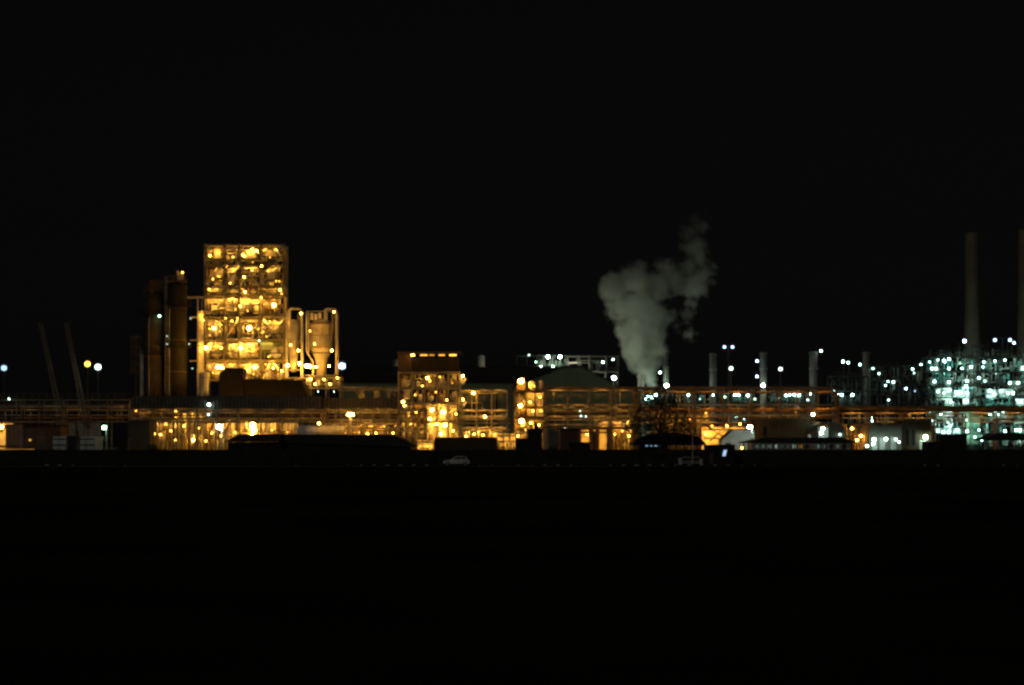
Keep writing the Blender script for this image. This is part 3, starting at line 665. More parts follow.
fill_trough(t, -10, 20, 445.5, D - 16, 18, 'amber'); fill_trough(t, 24, 47, 445.5, D - 16, 18, 'amber')  # added fill that brightens the kerb face
def trailer(label, p0, p1, D):
    t = thing('box_trailer', label, 'trailer', (X((p0 + p1) / 2, D), D, 0))
    a, b_ = X(p0, D), X(p1, D); zb = Z(450.5, D); zt = Z(436.3, D)
    MB().box(a, b_, D, D + 9, zb, zt).build('body', 'white', t)
    for q in (439.2, 445): MB().box(a + .02, b_ - .02, D - .07, D - .003, Z(q + .7, D), Z(q - .7, D)).build('door_band', 'dark', t)
    MB().box((a + b_) / 2 - .04, (a + b_) / 2 + .04, D - .1, D - .073, zb + .05, zt - .05).build('door_seam', 'dark', t)
    MB().box(a, b_, D + .2, D + 8.8, zb - .25, zb - .005).build('chassis', 'dark', t)
    for x in (a + .2, b_ - .2):
        for y in (D + 1, D + 2.3):
            m = MB(); m.tube([(x - .15, y, .5), (x + .15, y, .5)], .5, 14); m.build('wheel', 'tyre', t)
    for x in (a + .3, b_ - .3): MB().box(x - .08, x + .08, D + 7.5, D + 7.7, .02, zb - .25).build('landing_leg', 'dark', t)
    return t
trailer('narrower pale box trailer seen from behind, left of the dark kiosk', 53, 66, 432)
trailer('wider pale box trailer seen from behind, right of the dark kiosk', 77.5, 95, 432)
def kiosk(name, label, p0, p1, top, D, mat='brick', depth=4, roof=True, extra=None, cat='kiosk'):
    t = thing(name, label, cat, (X((p0 + p1) / 2, D), D, 0))
    z = Z(top, D)
    MB().box(X(p0, D), X(p1, D), D, D + depth, 0, z).build('wall', mat, t)
    MB().box(X(p0, D) - .2, X(p1, D) + .2, D - .3, D + depth + .2, z + .003, z + .22).build('roof', 'roof', t)
    w = X(p1, D) - X(p0, D)
    MB().box(X(p0, D) + w * .1, X(p0, D) + w * .1 + min(1.0, w * .35), D - .05, D - .003, .01, min(2.1, z * .8)).build('door', 'dark', t)
    MB().box(X(p0, D) + w * .6, X(p0, D) + w * .9, D - .05, D - .003, 1.0, min(2.0, z * .75)).build('window', 'glass', t)
    return t
kiosk('guard_kiosk', 'small black kiosk standing between the two pale trailers', 67.5, 76, 437, 412)
kiosk('dark_building', 'dark windowless block left of the yellow lit pipework', 128, 150, 421.5, 450, 'brown', 6, cat='building')
kiosk('dark_building', 'low dark hut at the left foot of the taller dark block', 118, 127.5, 440, 440, 'brick', 3, cat='building')

# silhouetted sheds along the front
D = 400
t = thing('dark_shed', 'unlit pitched roof shed with small windows in the foreground, below the blazing lamp', 'shed', (X(252, D), D, 0))
MB().box(X(228, D), X(281, D), D, D + 9, 0, Z(442, D)).build('wall', 'brick', t)
MB().prism([(X(225, D), Z(441.8, D)), (X(281, D), Z(441.8, D)), (X(281, D), Z(434.2, D)), (X(239, D), Z(434.2, D))], D - .5, D + 9.5).build('roof', 'roof', t)
for px in (236, 242, 249, 262): MB().box(X(px, D), X(px + 3, D), D - .04, D - .003, Z(448, D), Z(444.5, D)).build('window', 'glass', t)
t = thing('dark_shed', 'long unlit low shed with hipped right end in the foreground, below the pale tank', 'shed', (X(340, D), D, 0))
D = 402
MB().box(X(281.5, D), X(408, D), D, D + 9, 0, Z(443, D)).build('wall', 'brick', t)
MB().prism([(X(281.5, D), Z(442.8, D)), (X(417, D), Z(447, D)), (X(406, D), Z(441, D)), (X(391, D), Z(434.8, D)), (X(281.5, D), Z(434.3, D))], D - .5, D + 9.5).build('roof', 'roof', t)
for px in (300, 322, 346, 370): MB().box(X(px, D), X(px + 6, D), D - .04, D - .003, Z(452, D), Z(446, D)).build('window', 'glass', t)

def wall(name, label, p0, p1, top, D, mat='brick', th=.3, cap=True, cat='wall'):
    t = thing(name, label, cat, (X((p0 + p1) / 2, D), D, 0))
    MB().box(X(p0, D), X(p1, D), D, D + th, 0, Z(top, D)).build('panel', mat, t)
    MB().box(X(p0, D) - .05, X(p1, D) + .05, D - .06, D + th + .06, Z(top, D) + .003, Z(top, D) + .12).build('coping', 'roof', t)
    n = max(1, int((X(p1, D) - X(p0, D)) / 4))
    for k in range(n + 1):
        x = X(p0, D) + .2 + (X(p1, D) - X(p0, D) - .4) * k / n
        MB().box(x - .2, x + .2, D - .15, D - .003, 0, Z(top, D) - .02).build('pier', mat, t)
    return t
wall('boundary_wall', 'long low black boundary wall along the road in front of the whole plant', -60, 1090, 450.3, 392)
wall('yard_wall', 'brown yard wall between the two small lit gateways', 434.5, 496.5, 438, 430, 'brown')
wall('yard_wall', 'short dark yard wall right of the second lit gateway', 516.5, 528, 439, 432, 'brick')
# lit gateways
def gateway(label, p0, p1, q0, D, cols, L):
    t = thing('lit_gateway', label, 'gateway', (X((p0 + p1) / 2, D), D, 0))
    MB().box(X(p0, D), X(p1, D), D + 3.5, D + 3.7, 0, Z(q0, D)).build('back_wall', 'pale', t)
    bundle(t, X(p0, D) + .3, X(p1, D) - .3, D + .9, D + 3, .3, Z(q0, D) - .4, 9, int(p0), (.07, .16), 'dark', 'pipework'); bundle(t, X(p0, D) + .3, X(p1, D) - .3, D + .9, D + 3, .3, Z(q0, D) - .4, 8, int(p1), (.05, .12), 'steel', 'pipework')
    for k in range(cols + 1):
        x = X(p0 + (p1 - p0) * k / cols, D); MB().box(x - .11, x + .11, D - .1, D + .1, 0, Z(q0, D)).build('post', 'rust', t)
    for q in (q0, (q0 + 449) / 2): MB().box(X(p0, D) + .12, X(p1, D) - .12, D - .08, D + .08, Z(q, D), Z(q, D) + .2).build('rail', 'rust', t)
    fill_trough(t, p0 + .8, p1 - .8, q0 + .6, D + .4, L * .8)
    lamp(t, p0 + (p1 - p0) * .66, q0 + 6, D + 2.2, 'sodium', L * .5, .18, .2)
    return t
gateway('small barred gateway glowing yellow under the small process tower', 417, 434, 440.5, 436, 3, 330)
gateway('small glowing yellow gateway below the bright ladder frame', 497, 516, 434, 438, 3, 330)
kiosk('dark_building', 'dark square block with a stub chimney in front of the bright ladder frame', 528, 542, 430, 415, 'brick', 5, cat='building')
t0 = bpy.data.objects[-1] if False else None
t = thing('chimney_pipe', 'stub chimney on the dark square block', 'chimney', (X(536.5, 416), 416, Z(430, 415) + .23))
MB().box(X(534.5, 416), X(538, 416), 415.6, 416.6, Z(430, 415) + .23, Z(425.5, 416)).build('stack', 'brick', t)
MB().box(X(534, 416), X(538.5, 416), 415.5, 416.7, Z(425.5, 416) + .003, Z(425, 416)).build('cap', 'roof', t)
kiosk('dark_building', 'dim brown flat roofed block left of the glowing doorways', 560, 579, 429.5, 440, 'brown', 5, cat='building')
kiosk('dark_building', 'low black hut before the brown block, beside the glowing doorways', 569, 590, 443.5, 410, 'brick', 3, cat='building')
# glowing open sheds
t = thing('open_shed', 'open fronted shed glowing orange inside, left of the dark tree', 'shed', (X(595, 452), 452, 0))
D = 452
MB().box(X(579.5, D), X(609, D), D + 6, D + 6.2, 0, Z(430, D)).build('back_wall', 'pale', t)
MB().box(X(578, D), X(610, D), D - .5, D + 6.4, Z(430, D) + .003, Z(428.8, D)).build('roof', 'rust', t)
for px in (579.5, 591, 597.5, 608.5): MB().box(X(px, D) - .35, X(px, D) + .35, D - .2, D + .2, 0, Z(430, D)).build('post', 'rust', t)
MB().box(X(591, D) + .36, X(597.5, D) - .36, D - .1, D + .1, 0, Z(431, D)).build('wall', 'brown', t)
fill_trough(t, 580.5, 590, 431.6, D + 1.2, 260, 'amber'); fill_trough(t, 598.2, 607.5, 431.6, D + 1.2, 420, 'amber')
lamp(t, 587, 434.5, D + 3, 'amber', 160, .16, .2)

# ------------------------------------------------------------------ small process tower
D = 520
t = thing('small_process_tower', 'small yellow lit process tower with flat dark roof band, mid picture', 'tower', (X(429, D), D, 0))
pxs = [398.5, 412, 424.5, 437, 448, 459.5]
xs, ys, zs = frame(t, pxs, [372, 388, 402.5, 421], D, 10, .28, .26, 2, 'steel', decks=[0, 2], rails=[1, 2])
panel(t, 412, 459.5, 357.5, 371, D - .3, 'drab', .2, 'roof_fascia'); panel(t, 398, 411.6, 354, 371, D - .3, 'brown', .2, 'roof_fascia')
bx('roof', 'dark', t, X(397.5, D), X(461.5, D), D - 1.6, D + 10.5, Z(353.3, D), Z(352, D))
for k, (px, w_, L) in enumerate(((413, 4, 16), (424, 8, 1.2), (432, 6, .5), (442, 7, 1.0), (453, 8, 2.2))):
    o = bx('eave_or_fill_strip', 'dark', t, X(px - w_ / 2, D), X(px + w_ / 2, D), D - 1.5, D - 1.2, Z(354.4, D), Z(353.5, D))
    MB().tube([(X(px - w_ / 2 + .4, D), D - 1.35, Z(355.3, D)), (X(px + w_ / 2 - .4, D), D - 1.35, Z(355.3, D))], .17, 6).build('eave_or_fill_tube', emat('sodium', L * 1.6), o)
panel(t, 426, 434, 374, 387, D + 3, 'pale'); panel(t, 425, 449, 404, 444, D + 7, 'white'); panel(t, 450, 458, 404, 444, D + 8, 'girder'); panel(t, 413, 424, 404, 444, D + 8, 'girder'); panel(t, 399, 411, 374, 444, D + 8, 'brown')
panel(t, 413, 458, 389, 402, D + 8, 'drab')
for k, (a, b_) in enumerate(zip(pxs, pxs[1:])):
    for j, (q0, q1) in enumerate(((387, 374), (402, 389), (420, 404), (444, 422))):
        clutter(t, X(a, D) + .4, X(b_, D) - .4, D + .8, D + 4.5, Z(q0, D), Z(q1, D), 4, 700 + k * 7 + j, 'pvdhp')
for px, py, L, rr in ((403, 402, 330, .32), (404.5, 405.5, 240, .28), (447, 400, 230, .26), (427.5, 378, 320, .3), (430, 381, 200, .25), (422.5, 386, 260, .26), (432, 410, 500, .42), (443, 412, 550, .48), (445, 425, 520, .45), (437, 424, 420, .36), (430, 419, 380, .3),
                      (427, 431, 260, .26), (441, 434, 350, .3), (453, 431, 260, .26), (420, 409, 300, .3), (416, 412, 180, .22), (455, 372.5, 220, .24), (440, 377, 160, .2), (452, 383, 160, .2), (436, 392, 180, .2), (415, 395, 130, .2), (405, 431, 200, .24), (411, 424, 180, .2), (456, 414, 200, .22)):
    lamp(t, px, py, D + .3, 'sodium', L * (.35 if py < 398 and L < 300 else .8), rr * (.7 if L < 300 else 1), .5)
for q, row in ((372.4, (5, 8, 30, 22, 26)), (388.4, (4, 8, 18, 18, 16)), (403, (8, 60, 200, 220, 70)), (421.4, (15, 40, 170, 200, 60))):
    for (a, b_), L in zip(zip(pxs, pxs[1:]), row): fill_trough(t, a + 1, b_ - 1, q, D + .5, L)
for py in (376, 399.5):
    lamp(t, 462.8, py, D - .6, 'sodium', 330, .26, .3)
    m = MB().bar((X(462.8, D), D, Z(py + 8, D)), (X(460.6, D), D, Z(py + 2, D)), .45).bar((X(462.8, D), D, Z(py + 8, D)), (X(465.6, D), D, Z(py + 2, D)), .45)
    m.build('lamp_bracket', 'white', t)

# bright ladder frame
D = 508
t = thing('ladder_frame', 'narrow blazing steel frame with lamp on top, left of the green gabled hall', 'tower', (X(528, D), D, 0))
xs, ys, zs = frame(t, [514, 526.5, 535, 544], [391, 406, 416.5, 430], D, 6, .26, .24, 2, 'rust', decks=[0, 2])
MB().box(X(515, D), X(543, D), D + 5, D + 5.2, 0, Z(392, D)).build('back_wall', 'girder', t)
MB().box(X(517, D), X(525.5, D), D + 2.4, D + 4.5, Z(390, D) + .01, Z(380, D)).build('top_house', 'brown', t)
for k in range(9): MB().box(X(528 + 1.8 * k, D) - .1, X(528 + 1.8 * k, D) + .1, D + 1.6, D + 1.8, Z(416, D), Z(392, D)).build('louvre', 'pale', t)
vessel(t, X(533, D), D + 2.2, Z(391, D), Z(381, D), .9, 'pale'); vessel(t, X(541, D), D + 2.6, Z(391, D), Z(380.5, D), .6, 'pale')
for a, b_, q, L in ((515, 526, 391.5, 30), (527.5, 543, 391.5, 80), (515, 526, 407, 50), (527.5, 543, 407, 50), (515, 526, 417.5, 110), (527.5, 543, 417.5, 90), (527.5, 543, 431, 60)): fill_trough(t, a, b_, q, D + .4, L)
for k, (q0, q1) in enumerate(((406, 392), (416, 407), (430, 418), (446, 431))):
    clutter(t, X(515, D), X(526, D), D + .8, D + 4, Z(q0, D), Z(q1, D), 3, 800 + k, 'pvd'); clutter(t, X(527, D), X(543, D), D + 2, D + 4, Z(q0, D), Z(q1, D), 3, 820 + k, 'pvd')
for px, py, L, rr in ((521, 381, 700, .62), (520.5, 406, 520, .46), (521.5, 421, 620, .56), (534, 386, 220, .2), (530, 402, 330, .3), (540, 397, 260, .24), (533, 411, 300, .28), (531, 423, 420, .38), (539, 425, 360, .32), (541, 411, 220, .22), (536, 436, 240, .22), (518, 436, 240, .22), (526, 430, 300, .3)):
    lamp(t, px, py, D + .3, 'sodium', L * (.3 if L < 500 and px > 524 else 1), rr * (.7 if L < 500 else 1), .5)  # the smaller lamps are added as fill

# ------------------------------------------------------------------ halls behind
D = 640
t = thing('green_hall', 'large green gabled hall behind the racks in mid picture', 'hall', (X(580, D), D, 0))
MB().prism([(X(514, D), 0), (X(640, D), 0), (X(640, D), Z(392, D)), (X(619, D), Z(386.5, D)), (X(581, D), Z(367, D)), (X(563, D), Z(367, D)), (X(514, D), Z(387, D))], D, D + 40).build('wall', 'green', t)
up_ = [(512.5, 387.8), (514, 387), (563, 367), (581, 367), (619, 386.5), (640, 392), (642, 392.8)]
MB().prism([(X(a, D), Z(b_, D) + .01) for a, b_ in up_] + [(X(a, D), Z(b_ - 1.1, D)) for a, b_ in reversed(up_)], D - .6, D + 40.4).build('roof', 'roof', t)
MB().box(X(549, D), X(571, D), D - .12, D - .003, 0, Z(412, D)).build('door', 'dark', t)
for k in range(10): MB().box(X(524 + 12 * k, D) - .12, X(524 + 12 * k, D) + .12, D - .15, D - .004, 0.05, Z(389, D)).build('rib', 'green', t)
t = thing('dark_hall', 'long dark green hall with black sloping roof, left of the green gabled hall', 'hall', (X(430, 660), 660, 0))
D = 660
MB().box(X(340, D), X(514, D), D, D + 30, 0, Z(383, D)).build('wall', 'green', t)
m = MB(); zE, zR = Z(383, D), Z(366.5, D + 16)
m.v = [(X(338, D), D - .5, zE), (X(516, D), D - .5, zE), (X(558, D), D + 16, zR), (X(338, D), D + 16, zR), (X(338, D), D + 31, zE), (X(558, D), D + 31, zE)]
m.f = [(0, 1, 2, 3), (3, 2, 5, 4), (0, 3, 4), (1, 5, 2), (0, 4, 5, 1)]
m.build('roof', 'roof', t)
for px in (359, 374, 392, 420, 470, 492): MB().box(X(px, D), X(px + 6, D), D - .1, D - .003, 3, Z(391, D)).build('window', 'glass', t)
t = thing('pipe_bridge', 'pale pipe bridge on two forked posts before the dark hall', 'pipe bridge', (X(370, 560), 560, 0))
D = 560
q = MB().tube([(X(338, D), D, Z(387.5, D)), (X(398, D), D, Z(388.5, D))], .3, 10); q.smooth = True; q.build('pipe', 'pale', t)
bx('beam', 'pale', t, X(338, D), X(398, D), D - .2, D + .2, Z(391, D), Z(389.6, D))
for px in (358, 388.5):
    MB().box(X(px, D) - .25, X(px, D) + .25, D - .2, D + .2, 0, Z(395, D)).build('post', 'pale', t)
    m = MB().bar((X(px, D), D, Z(395.2, D)), (X(px - 2.4, D), D, Z(390.8, D)), .3).bar((X(px, D), D, Z(395.2, D)), (X(px + 2.4, D), D, Z(390.8, D)), .3); m.build('fork', 'pale', t)
def tank(label, px, w_, top, D, mat='white', cat='tank', name='storage_tank'):
    t = thing(name, label, cat, (X(px, D), D, 0)); r = S(w_ / 2, D); z = Z(top, D)
    MB().lathe(X(px, D), D, [(r, 0), (r, z - .3 * r), (r * .7, z - .1 * r), (.2, z)], 20).build('shell', mat, t)
    MB().lathe(X(px, D), D, [(r * 1.06, z * .7), (r * 1.06, z * .7 + .3)], 20).build('ring', 'steel', t)
    return t
tank('small pale upright tank rising behind the dark hall, left of the small process tower', 395.5, 7, 359.5, 800, 'dark')
tank('small pale upright tank rising behind the dark hall, right of the small process tower', 481, 7.5, 355, 800, 'dark')
# white lit platform
D = 760
t = thing('lit_platform', 'greenish white lit steel platform above the dark hall roof', 'platform', (X(541, D), D, 0))
frame(t, [517, 527, 537, 545, 555, 566], [355, 369], D, 10, .26, .2, 2, 'dark', decks=[1], rails=[1])
clutter(t, X(536, D), X(546, D), D + 1, D + 6, Z(369, D), Z(355, D), 7, 900, 'vpd', ('steel', 'dark')); clutter(t, X(547, D), X(565, D), D + 1, D + 6, Z(369, D), Z(356, D), 7, 901, 'vpd', ('pale', 'steel', 'green'))
for px, py, L, rr in ((548, 357, 250, .5), (560, 357, 250, .5), (541, 367, 130, .45), (553, 367, 170, .5), (565, 367, 130, .42), (529, 355, 20, .3), (536, 362, 60, .25)): lamp(t, px, py, D - .5, 'green' if py > 360 else 'white', L, rr, .5)
for px, q in ((530, 378), (542, 374), (553, 374), (564, 376)): lamp(t, px, q, D + 13, 'plume_fill', 1050, .6, 0)  # added floods out of sight behind the green hall, to light the plume
t = thing('lit_platform', 'dim open frame of thin posts right of the greenish white platform, above the green hall', 'platform', (X(592, D), D, 0))
frame(t, [568, 579, 590, 606.5, 618.5], [355.5, 371], D + 10, 10, .3, .22, 2, 'dark', decks=[1], rails=[1])
clutter(t, X(570, D), X(604, D), D + 12, D + 18, Z(371, D), Z(357, D), 6, 910, 'vpd', ('dark', 'steel'))
for px, py, L, rr in ((603, 362, 90, .35), (613, 359.5, 45, .35), (573, 370, 30, .3), (578, 371, 30, .3)): lamp(t, px, py, D + 9, 'white', L, rr, .5)

# ------------------------------------------------------------------ flue stacks
def flue(label, px, w_, top, D, mat='conc', taper=1.0, ring=True, group='flue stacks', n=24):
    r = S(w_ / 2, D); z = Z(top, D); x = X(px, D)
    t = thing('flue_stack', label, 'chimney', (x, D, 0), group)
    MB().lathe(x, D, [(r * taper, 0), (r * (1 + (taper - 1) * .35), z * .4), (r, z * .75), (r, z), (r * .8, z), (r * .8, z - 1)], n).build('shaft', mat, t)
    if ring:
        for zz in (z * .82, z - .9): MB().lathe(x, D, [(r * 1.1, zz), (r * 1.22, zz + .3), (r * 1.22, zz + .5)], n).build('platform_ring', 'steel', t)
    m = MB()
    for s_ in (-.25, .25): m.bar((x + s_, D - r * taper - .2, 2), (x + s_, D - r - .2, z - 1), .06)
    k = 2.5
    while k < z - 1:
        f = k / z; m.bar((x - .25, D - r * (taper + (1 - taper) * f) - .2, k), (x + .25, D - r * (taper + (1 - taper) * f) - .2, k), .05); k += 1.0
    m.build('ladder', 'steel', t)
    return t
ft = flue('squat grey flue stack inside the steam plume', 641, 6.5, 362, 800)
ft2 = flue('grey flue stack at the right edge of the steam plume, bright lamp at its foot', 666, 5.5, 350, 806)
lamp(ft2, 666.5, 385.5, 798, 'white', 900, .6, .5); lamp(ft2, 660, 372.5, 803, 'white', 120, .35, .6)
lamp(ft, 650, 393, 791, 'white', 500, .5, .5)  # added lamp low behind the rack, brightens the plume
ft = flue('plain grey flue stack left of a single white mast light', 713, 6.5, 353, 800)
lamp(ft, 713, 395, 794, 'white', 90, .35, .5)
ft = flue('grey flue stack with two blue lamps beside it and a bright lamp at its foot', 763.5, 7, 352, 800)
lamp(ft, 763, 385.5, 794, 'white', 420, .55, .5); lamp(ft, 757, 361, 796, 'blue', 130, .42, .5); lamp(ft, 757, 376.5, 796, 'blue', 120, .42, .5)
ft = flue('grey flue stack with a small white lamp at its top right', 813.5, 8, 351.5, 800)
lamp(ft, 821, 351, 798, 'white', 60, .42, .3); lamp(ft, 810, 394, 793, 'white', 120, .35, .5)
ft = flue('dim grey flue stack farthest right of the short ones', 866.5, 7.5, 352, 800)
fa = flue('very tall thick concrete chimney above the white lit plant, wholly in view', 972, 13, 233, 900, 'chimney', 1.75, False, None, 32)
lamp(fa, 964.5, 341, 888, 'blue', 260, .6, .5)
fb = flue('very tall thick concrete chimney cut by the right edge of the picture', 1025, 13, 230, 905, 'chimney', 1.75, False, None, 32)
lamp(fb, 1014, 343, 892, 'blue', 120, .5, .5)

# ------------------------------------------------------------------ units around the flue stacks
def unit(label, p0, p1, levels, D, cols, n, seed, lamps, mats=('steel', 'teal', 'pale', 'dark'), depth=10, decks=None, panels=(), pool=1e9, fill=8, dim=1):
    t = thing('process_unit', label, 'process unit', (X((p0 + p1) / 2, D), D, 0))
    pxs = [p0 + (p1 - p0) * k / cols for k in range(cols + 1)]
    frame(t, pxs, levels, D, depth, .3, .26, 2, 'dark', decks=decks, rails=range(len(levels)))
    ls = sorted(levels) + [446]
    for k, (a, b_) in enumerate(zip(pxs, pxs[1:])):
        for j, (q1, q0) in enumerate(zip(ls, ls[1:])):
            clutter(t, X(a, D) + .3, X(b_, D) - .3, D + 1, D + depth - 2, max(0, Z(q0, D)), Z(q1 + 1, D), n, seed + 13 * k + j, 'pvdpd', mats, (.15, .35))
    for p0_, p1_, q0, q1, mt in panels: panel(t, p0_, p1_, q0, q1, D + 2.0, mt)
    for j, l in enumerate(lamps):
        if l[2] >= pool: panel(t, l[0] - 3.2 - (j % 3) * .5, l[0] + 3 + (j % 2) * .8, l[1] - 1.5, l[1] + 4 + (j % 4) * .5, D + 1.9 + (j % 3) * .1, ('pale', 'white', 'steel')[j % 3], .1, 'pool_sheet')  # added pale sheet behind each strong lamp, makes its pool of light
    for l in lamps:
        if l[1] < ls[0] - 1: MB().bar((X(l[0], D) + .3, D - .3, Z(ls[0], D) - 1), (X(l[0], D) + .3, D - .3, Z(l[1], D) + 1.2), .14).build('lamp_pole', 'dark', t)
        lamp(t, l[0], l[1], D - .6, l[4] if len(l) > 4 else 'teal', l[2] * dim, l[3] * (.85 if dim < 1 else 1), .5)
    for z_, q in enumerate(ls[:-1]):
        for k, (a, b_) in enumerate(zip(pxs, pxs[1:])):
            if fill: fill_trough(t, a + 1, b_ - 1, q + .8, D + .6, fill * ((k * 7 + z_ * 5) % 5 + .5) / 2.5, 'teal')  # added teal fill between the levels
    return t
unit('white lit process unit left of the dark tree, below the steam plume', 640, 668, [388, 402, 420], 770, 3, 4, 1000, [(645.5, 399, 180, .42), (652, 397.5, 200, .42), (656, 395, 240, .45), (648, 396, 120, .3)])
unit('dim process unit behind the rack between tree and first flue stacks', 672, 712, [390, 403, 420], 775, 3, 3, 1100, [(688.5, 395, 150, .36), (700, 399, 16, .3)])
unit('greenish lit process unit behind the rack below the single mast light', 720, 758, [388, 401, 420], 775, 3, 5, 1200, [(735, 395, 200, .4), (738.5, 394.8, 200, .4), (748, 395.3, 230, .45), (729, 418, 70, .32), (732.5, 418, 60, .3), (736, 417.6, 70, .32), (744, 418.5, 110, .36), (755, 399, 40, .3, 'green'), (725, 397, 40, .3, 'green')])
unit('greenish lit process unit with a row of four close lamps behind the rack', 770, 812, [388, 402, 420], 775, 4, 5, 1300, [(786, 395.3, 200, .3), (789.8, 395, 200, .28), (794.2, 394.6, 240, .34), (799, 395, 240, .36), (808, 400, 60, .32), (778, 398, 40, .3, 'green')])
unit('teal lit process unit beside the down bent pipe, right of the third flue stack', 832, 868, [376, 390, 404], 780, 3, 2, 1400, [(843, 361.5, 260, .46), (848, 362.8, 200, .42), (838, 394, 260, .5), (842, 395, 200, .45), (852.5, 395, 230, .48), (835, 391, 120, .36), (860, 364.5, 130, .4)], decks=[0], mats=('dark', 'dark', 'steel'), fill=2, dim=.8)
unit('sparse lamp dotted frame between the last short flue stack and the white plant', 872, 900, [366, 380, 394], 800, 3, 2, 1500, [(873, 368.5, 90, .38), (879, 373.5, 90, .4), (885.5, 385.5, 90, .38), (888, 381.5, 90, .36), (893.5, 382, 180, .46), (888.5, 400, 80, .4), (871.5, 418, 160, .42), (872, 421, 120, .36)], mats=('dark', 'dark', 'steel'), fill=2, dim=.8)
unit('blue lit low frame at the left edge of the white lit plant', 903, 926, [365, 384, 402], 820, 2, 3, 1600, [(906, 388.5, 150, .48, 'blue'), (912.5, 369, 130, .44), (914, 373, 70, .3), (921, 364.5, 110, .4), (915, 391, 30, .3, 'blue')], decks=[1], mats=('dark', 'dark', 'steel'), fill=2, dim=.8)
RP = [(929.5, 362, 90), (938, 360, 90), (944, 360.5, 200), (949, 359, 200), (932, 368.5, 200), (936, 368.5, 230), (949, 368.5, 170), (962, 368.5, 150), (971, 367, 260), (984, 362, 150), (983, 367, 120), (945, 362, 120),
      (934.5, 381.5, 220), (949, 382, 220), (967, 381, 200), (979, 378, 170), (985, 381, 90), (938, 391.5, 160), (944, 393, 140), (949, 390, 180), (957, 393, 260), (961, 393, 260), (966, 386, 160), (967, 393, 220),
      (990, 391, 260), (994, 394, 200), (1001, 391, 220), (1008, 393, 260), (1013, 393, 260), (1010, 383, 160), (1018, 383, 220), (951, 402, 130), (966, 400, 180), (1021, 402, 240), (930, 413, 90), (941, 414, 240), (946, 414, 200), (949, 414, 200),
      (965, 414, 170), (990, 414, 160), (998, 414, 180), (1003, 413, 160), (933, 421, 240), (948, 422, 240), (950, 426, 160), (966, 420, 160), (938, 431, 240), (943, 432, 240), (949, 432, 220), (957, 430, 220), (967, 431, 260), (979, 430, 140), (1005, 431, 200), (1020, 430, 320), (1016, 430, 200), (982, 440, 180), (975, 437, 120), (928, 440, 70),
      (995, 361, 130), (1005, 360, 150), (1023, 368, 230)]
unit('large white lit plant block crowded with lamps at the right edge, under the tall chimneys', 928, 1056, [356, 371, 385, 397, 409, 421, 433], 850, 9, 4, 1700, [(a, b_, L * .6, .44 if L > 150 else .34) for a, b_, L in RP], ('pale', 'steel', 'teal', 'teal', 'dark'), 14, decks=[2, 4], pool=125, fill=60,
     panels=[(954, 964, 390, 398, 'white'), (940, 952, 411, 416, 'white'), (934, 952, 428, 437, 'white'), (963, 969, 386, 404, 'white'), (986, 996, 390, 398, 'white'), (1000, 1016, 389, 398, 'white'), (944, 953, 419, 426, 'white'), (1016, 1030, 399, 405, 'white'), (994, 1006, 412, 418, 'pale'), (962, 980, 412, 444, 'green'), (936, 952, 388, 400, 'pale'), (1008, 1020, 381, 387, 'pale'), (945, 954, 401, 407, 'pale'), (929, 937, 411, 416, 'green')])
rg = random.Random(77); t = bpy.data.objects['process_unit.007'] if 'process_unit.007' in bpy.data.objects else t
for k in range(34):
    px = 931 + rg.random() * 100; top = rg.uniform(341, 355) if px > 946 else rg.uniform(349, 356)
    x = X(px, 852); m = MB().tube([(x, 852 + (k % 5), Z(358, 852)), (x, 852 + (k % 5), Z(top, 852))], rg.uniform(.12, .35), 8)
    m.build('vent', 'dark', t)
for a, b_, q in ((940, 951, 350), (958, 968, 347), (976, 986, 345), (998, 1012, 350)):
    frame(t, [a, (a + b_) / 2, b_], [q, (q + 357) / 2], 853, 6, .22, .2, 2, 'dark', decks=[0], rails=[0], base=Z(356.5, 853))
mast('twin blue white mast lights right of the tall whole chimney', 1002.5, 340, 860, 'blue', 12, .62, 0, 2, gap=5.4)

# ------------------------------------------------------------------ buildings on the right front
D = 455
t = thing('pale_building', 'low pale building with wide white wall right of the tree', 'building', (X(738, D), D, 0))
MB().prism([(X(722, D), 0), (X(755, D), 0), (X(755, D), Z(430, D)), (X(734, D), Z(430, D)), (X(722, D), Z(440, D))], D, D + 8).build('wall', 'white', t)
MB().prism([(X(721, D), Z(440.6, D)), (X(722, D), Z(440, D) + .01), (X(734, D), Z(430, D) + .01), (X(755.3, D), Z(430, D) + .01), (X(755.3, D), Z(429, D)), (X(733, D), Z(429, D))][::-1], D - .4, D + 8.3).build('roof', 'roof', t)
MB().box(X(725, D), X(731, D), D - .06, D - .003, .01, Z(443, D)).build('door', 'dark', t)
lamp(t, 729, 446, 446, 'amber', 260, .26, 0); lamp(t, 742, 448, 446, 'amber', 120, .2, 0)
t = thing('glowing_wall', 'orange glowing wall panel between the tree and the pale building', 'wall', (X(712, 470), 470, 0))
MB().box(X(702, 470), X(748, 470), 470, 470.3, 0, Z(428, 470)).build('panel', 'pale', t)
MB().box(X(701.5, 470), X(748.5, 470), 469.8, 470.5, Z(428, 470) + .003, Z(427, 470)).build('coping', 'rust', t)
brace(t, (X(710, 469), 469, Z(441, 469)), (X(728, 469), 469, Z(424, 469)), .35, 'dark'); brace(t, (X(722, 469), 469, Z(436, 469)), (X(704, 469), 469, Z(424, 469)), .3, 'dark')
fill_trough(t, 702.5, 721, 428.8, 468.4, 130, 'amber'); fill_trough(t, 723, 746, 428.8, 468.4, 60, 'amber'); fill_trough(t, 704, 719, 437.5, 468.2, 110, 'amber')
for px, py, L in ((727, 426, 150), (740, 424, 110), (706, 434, 110)): lamp(t, px, py, 467.5, 'amber', L, .2, .3)
t = thing('brown_building', 'large plain brown box building behind the long dark carport', 'building', (X(782, 470), 470, 0))
D = 470
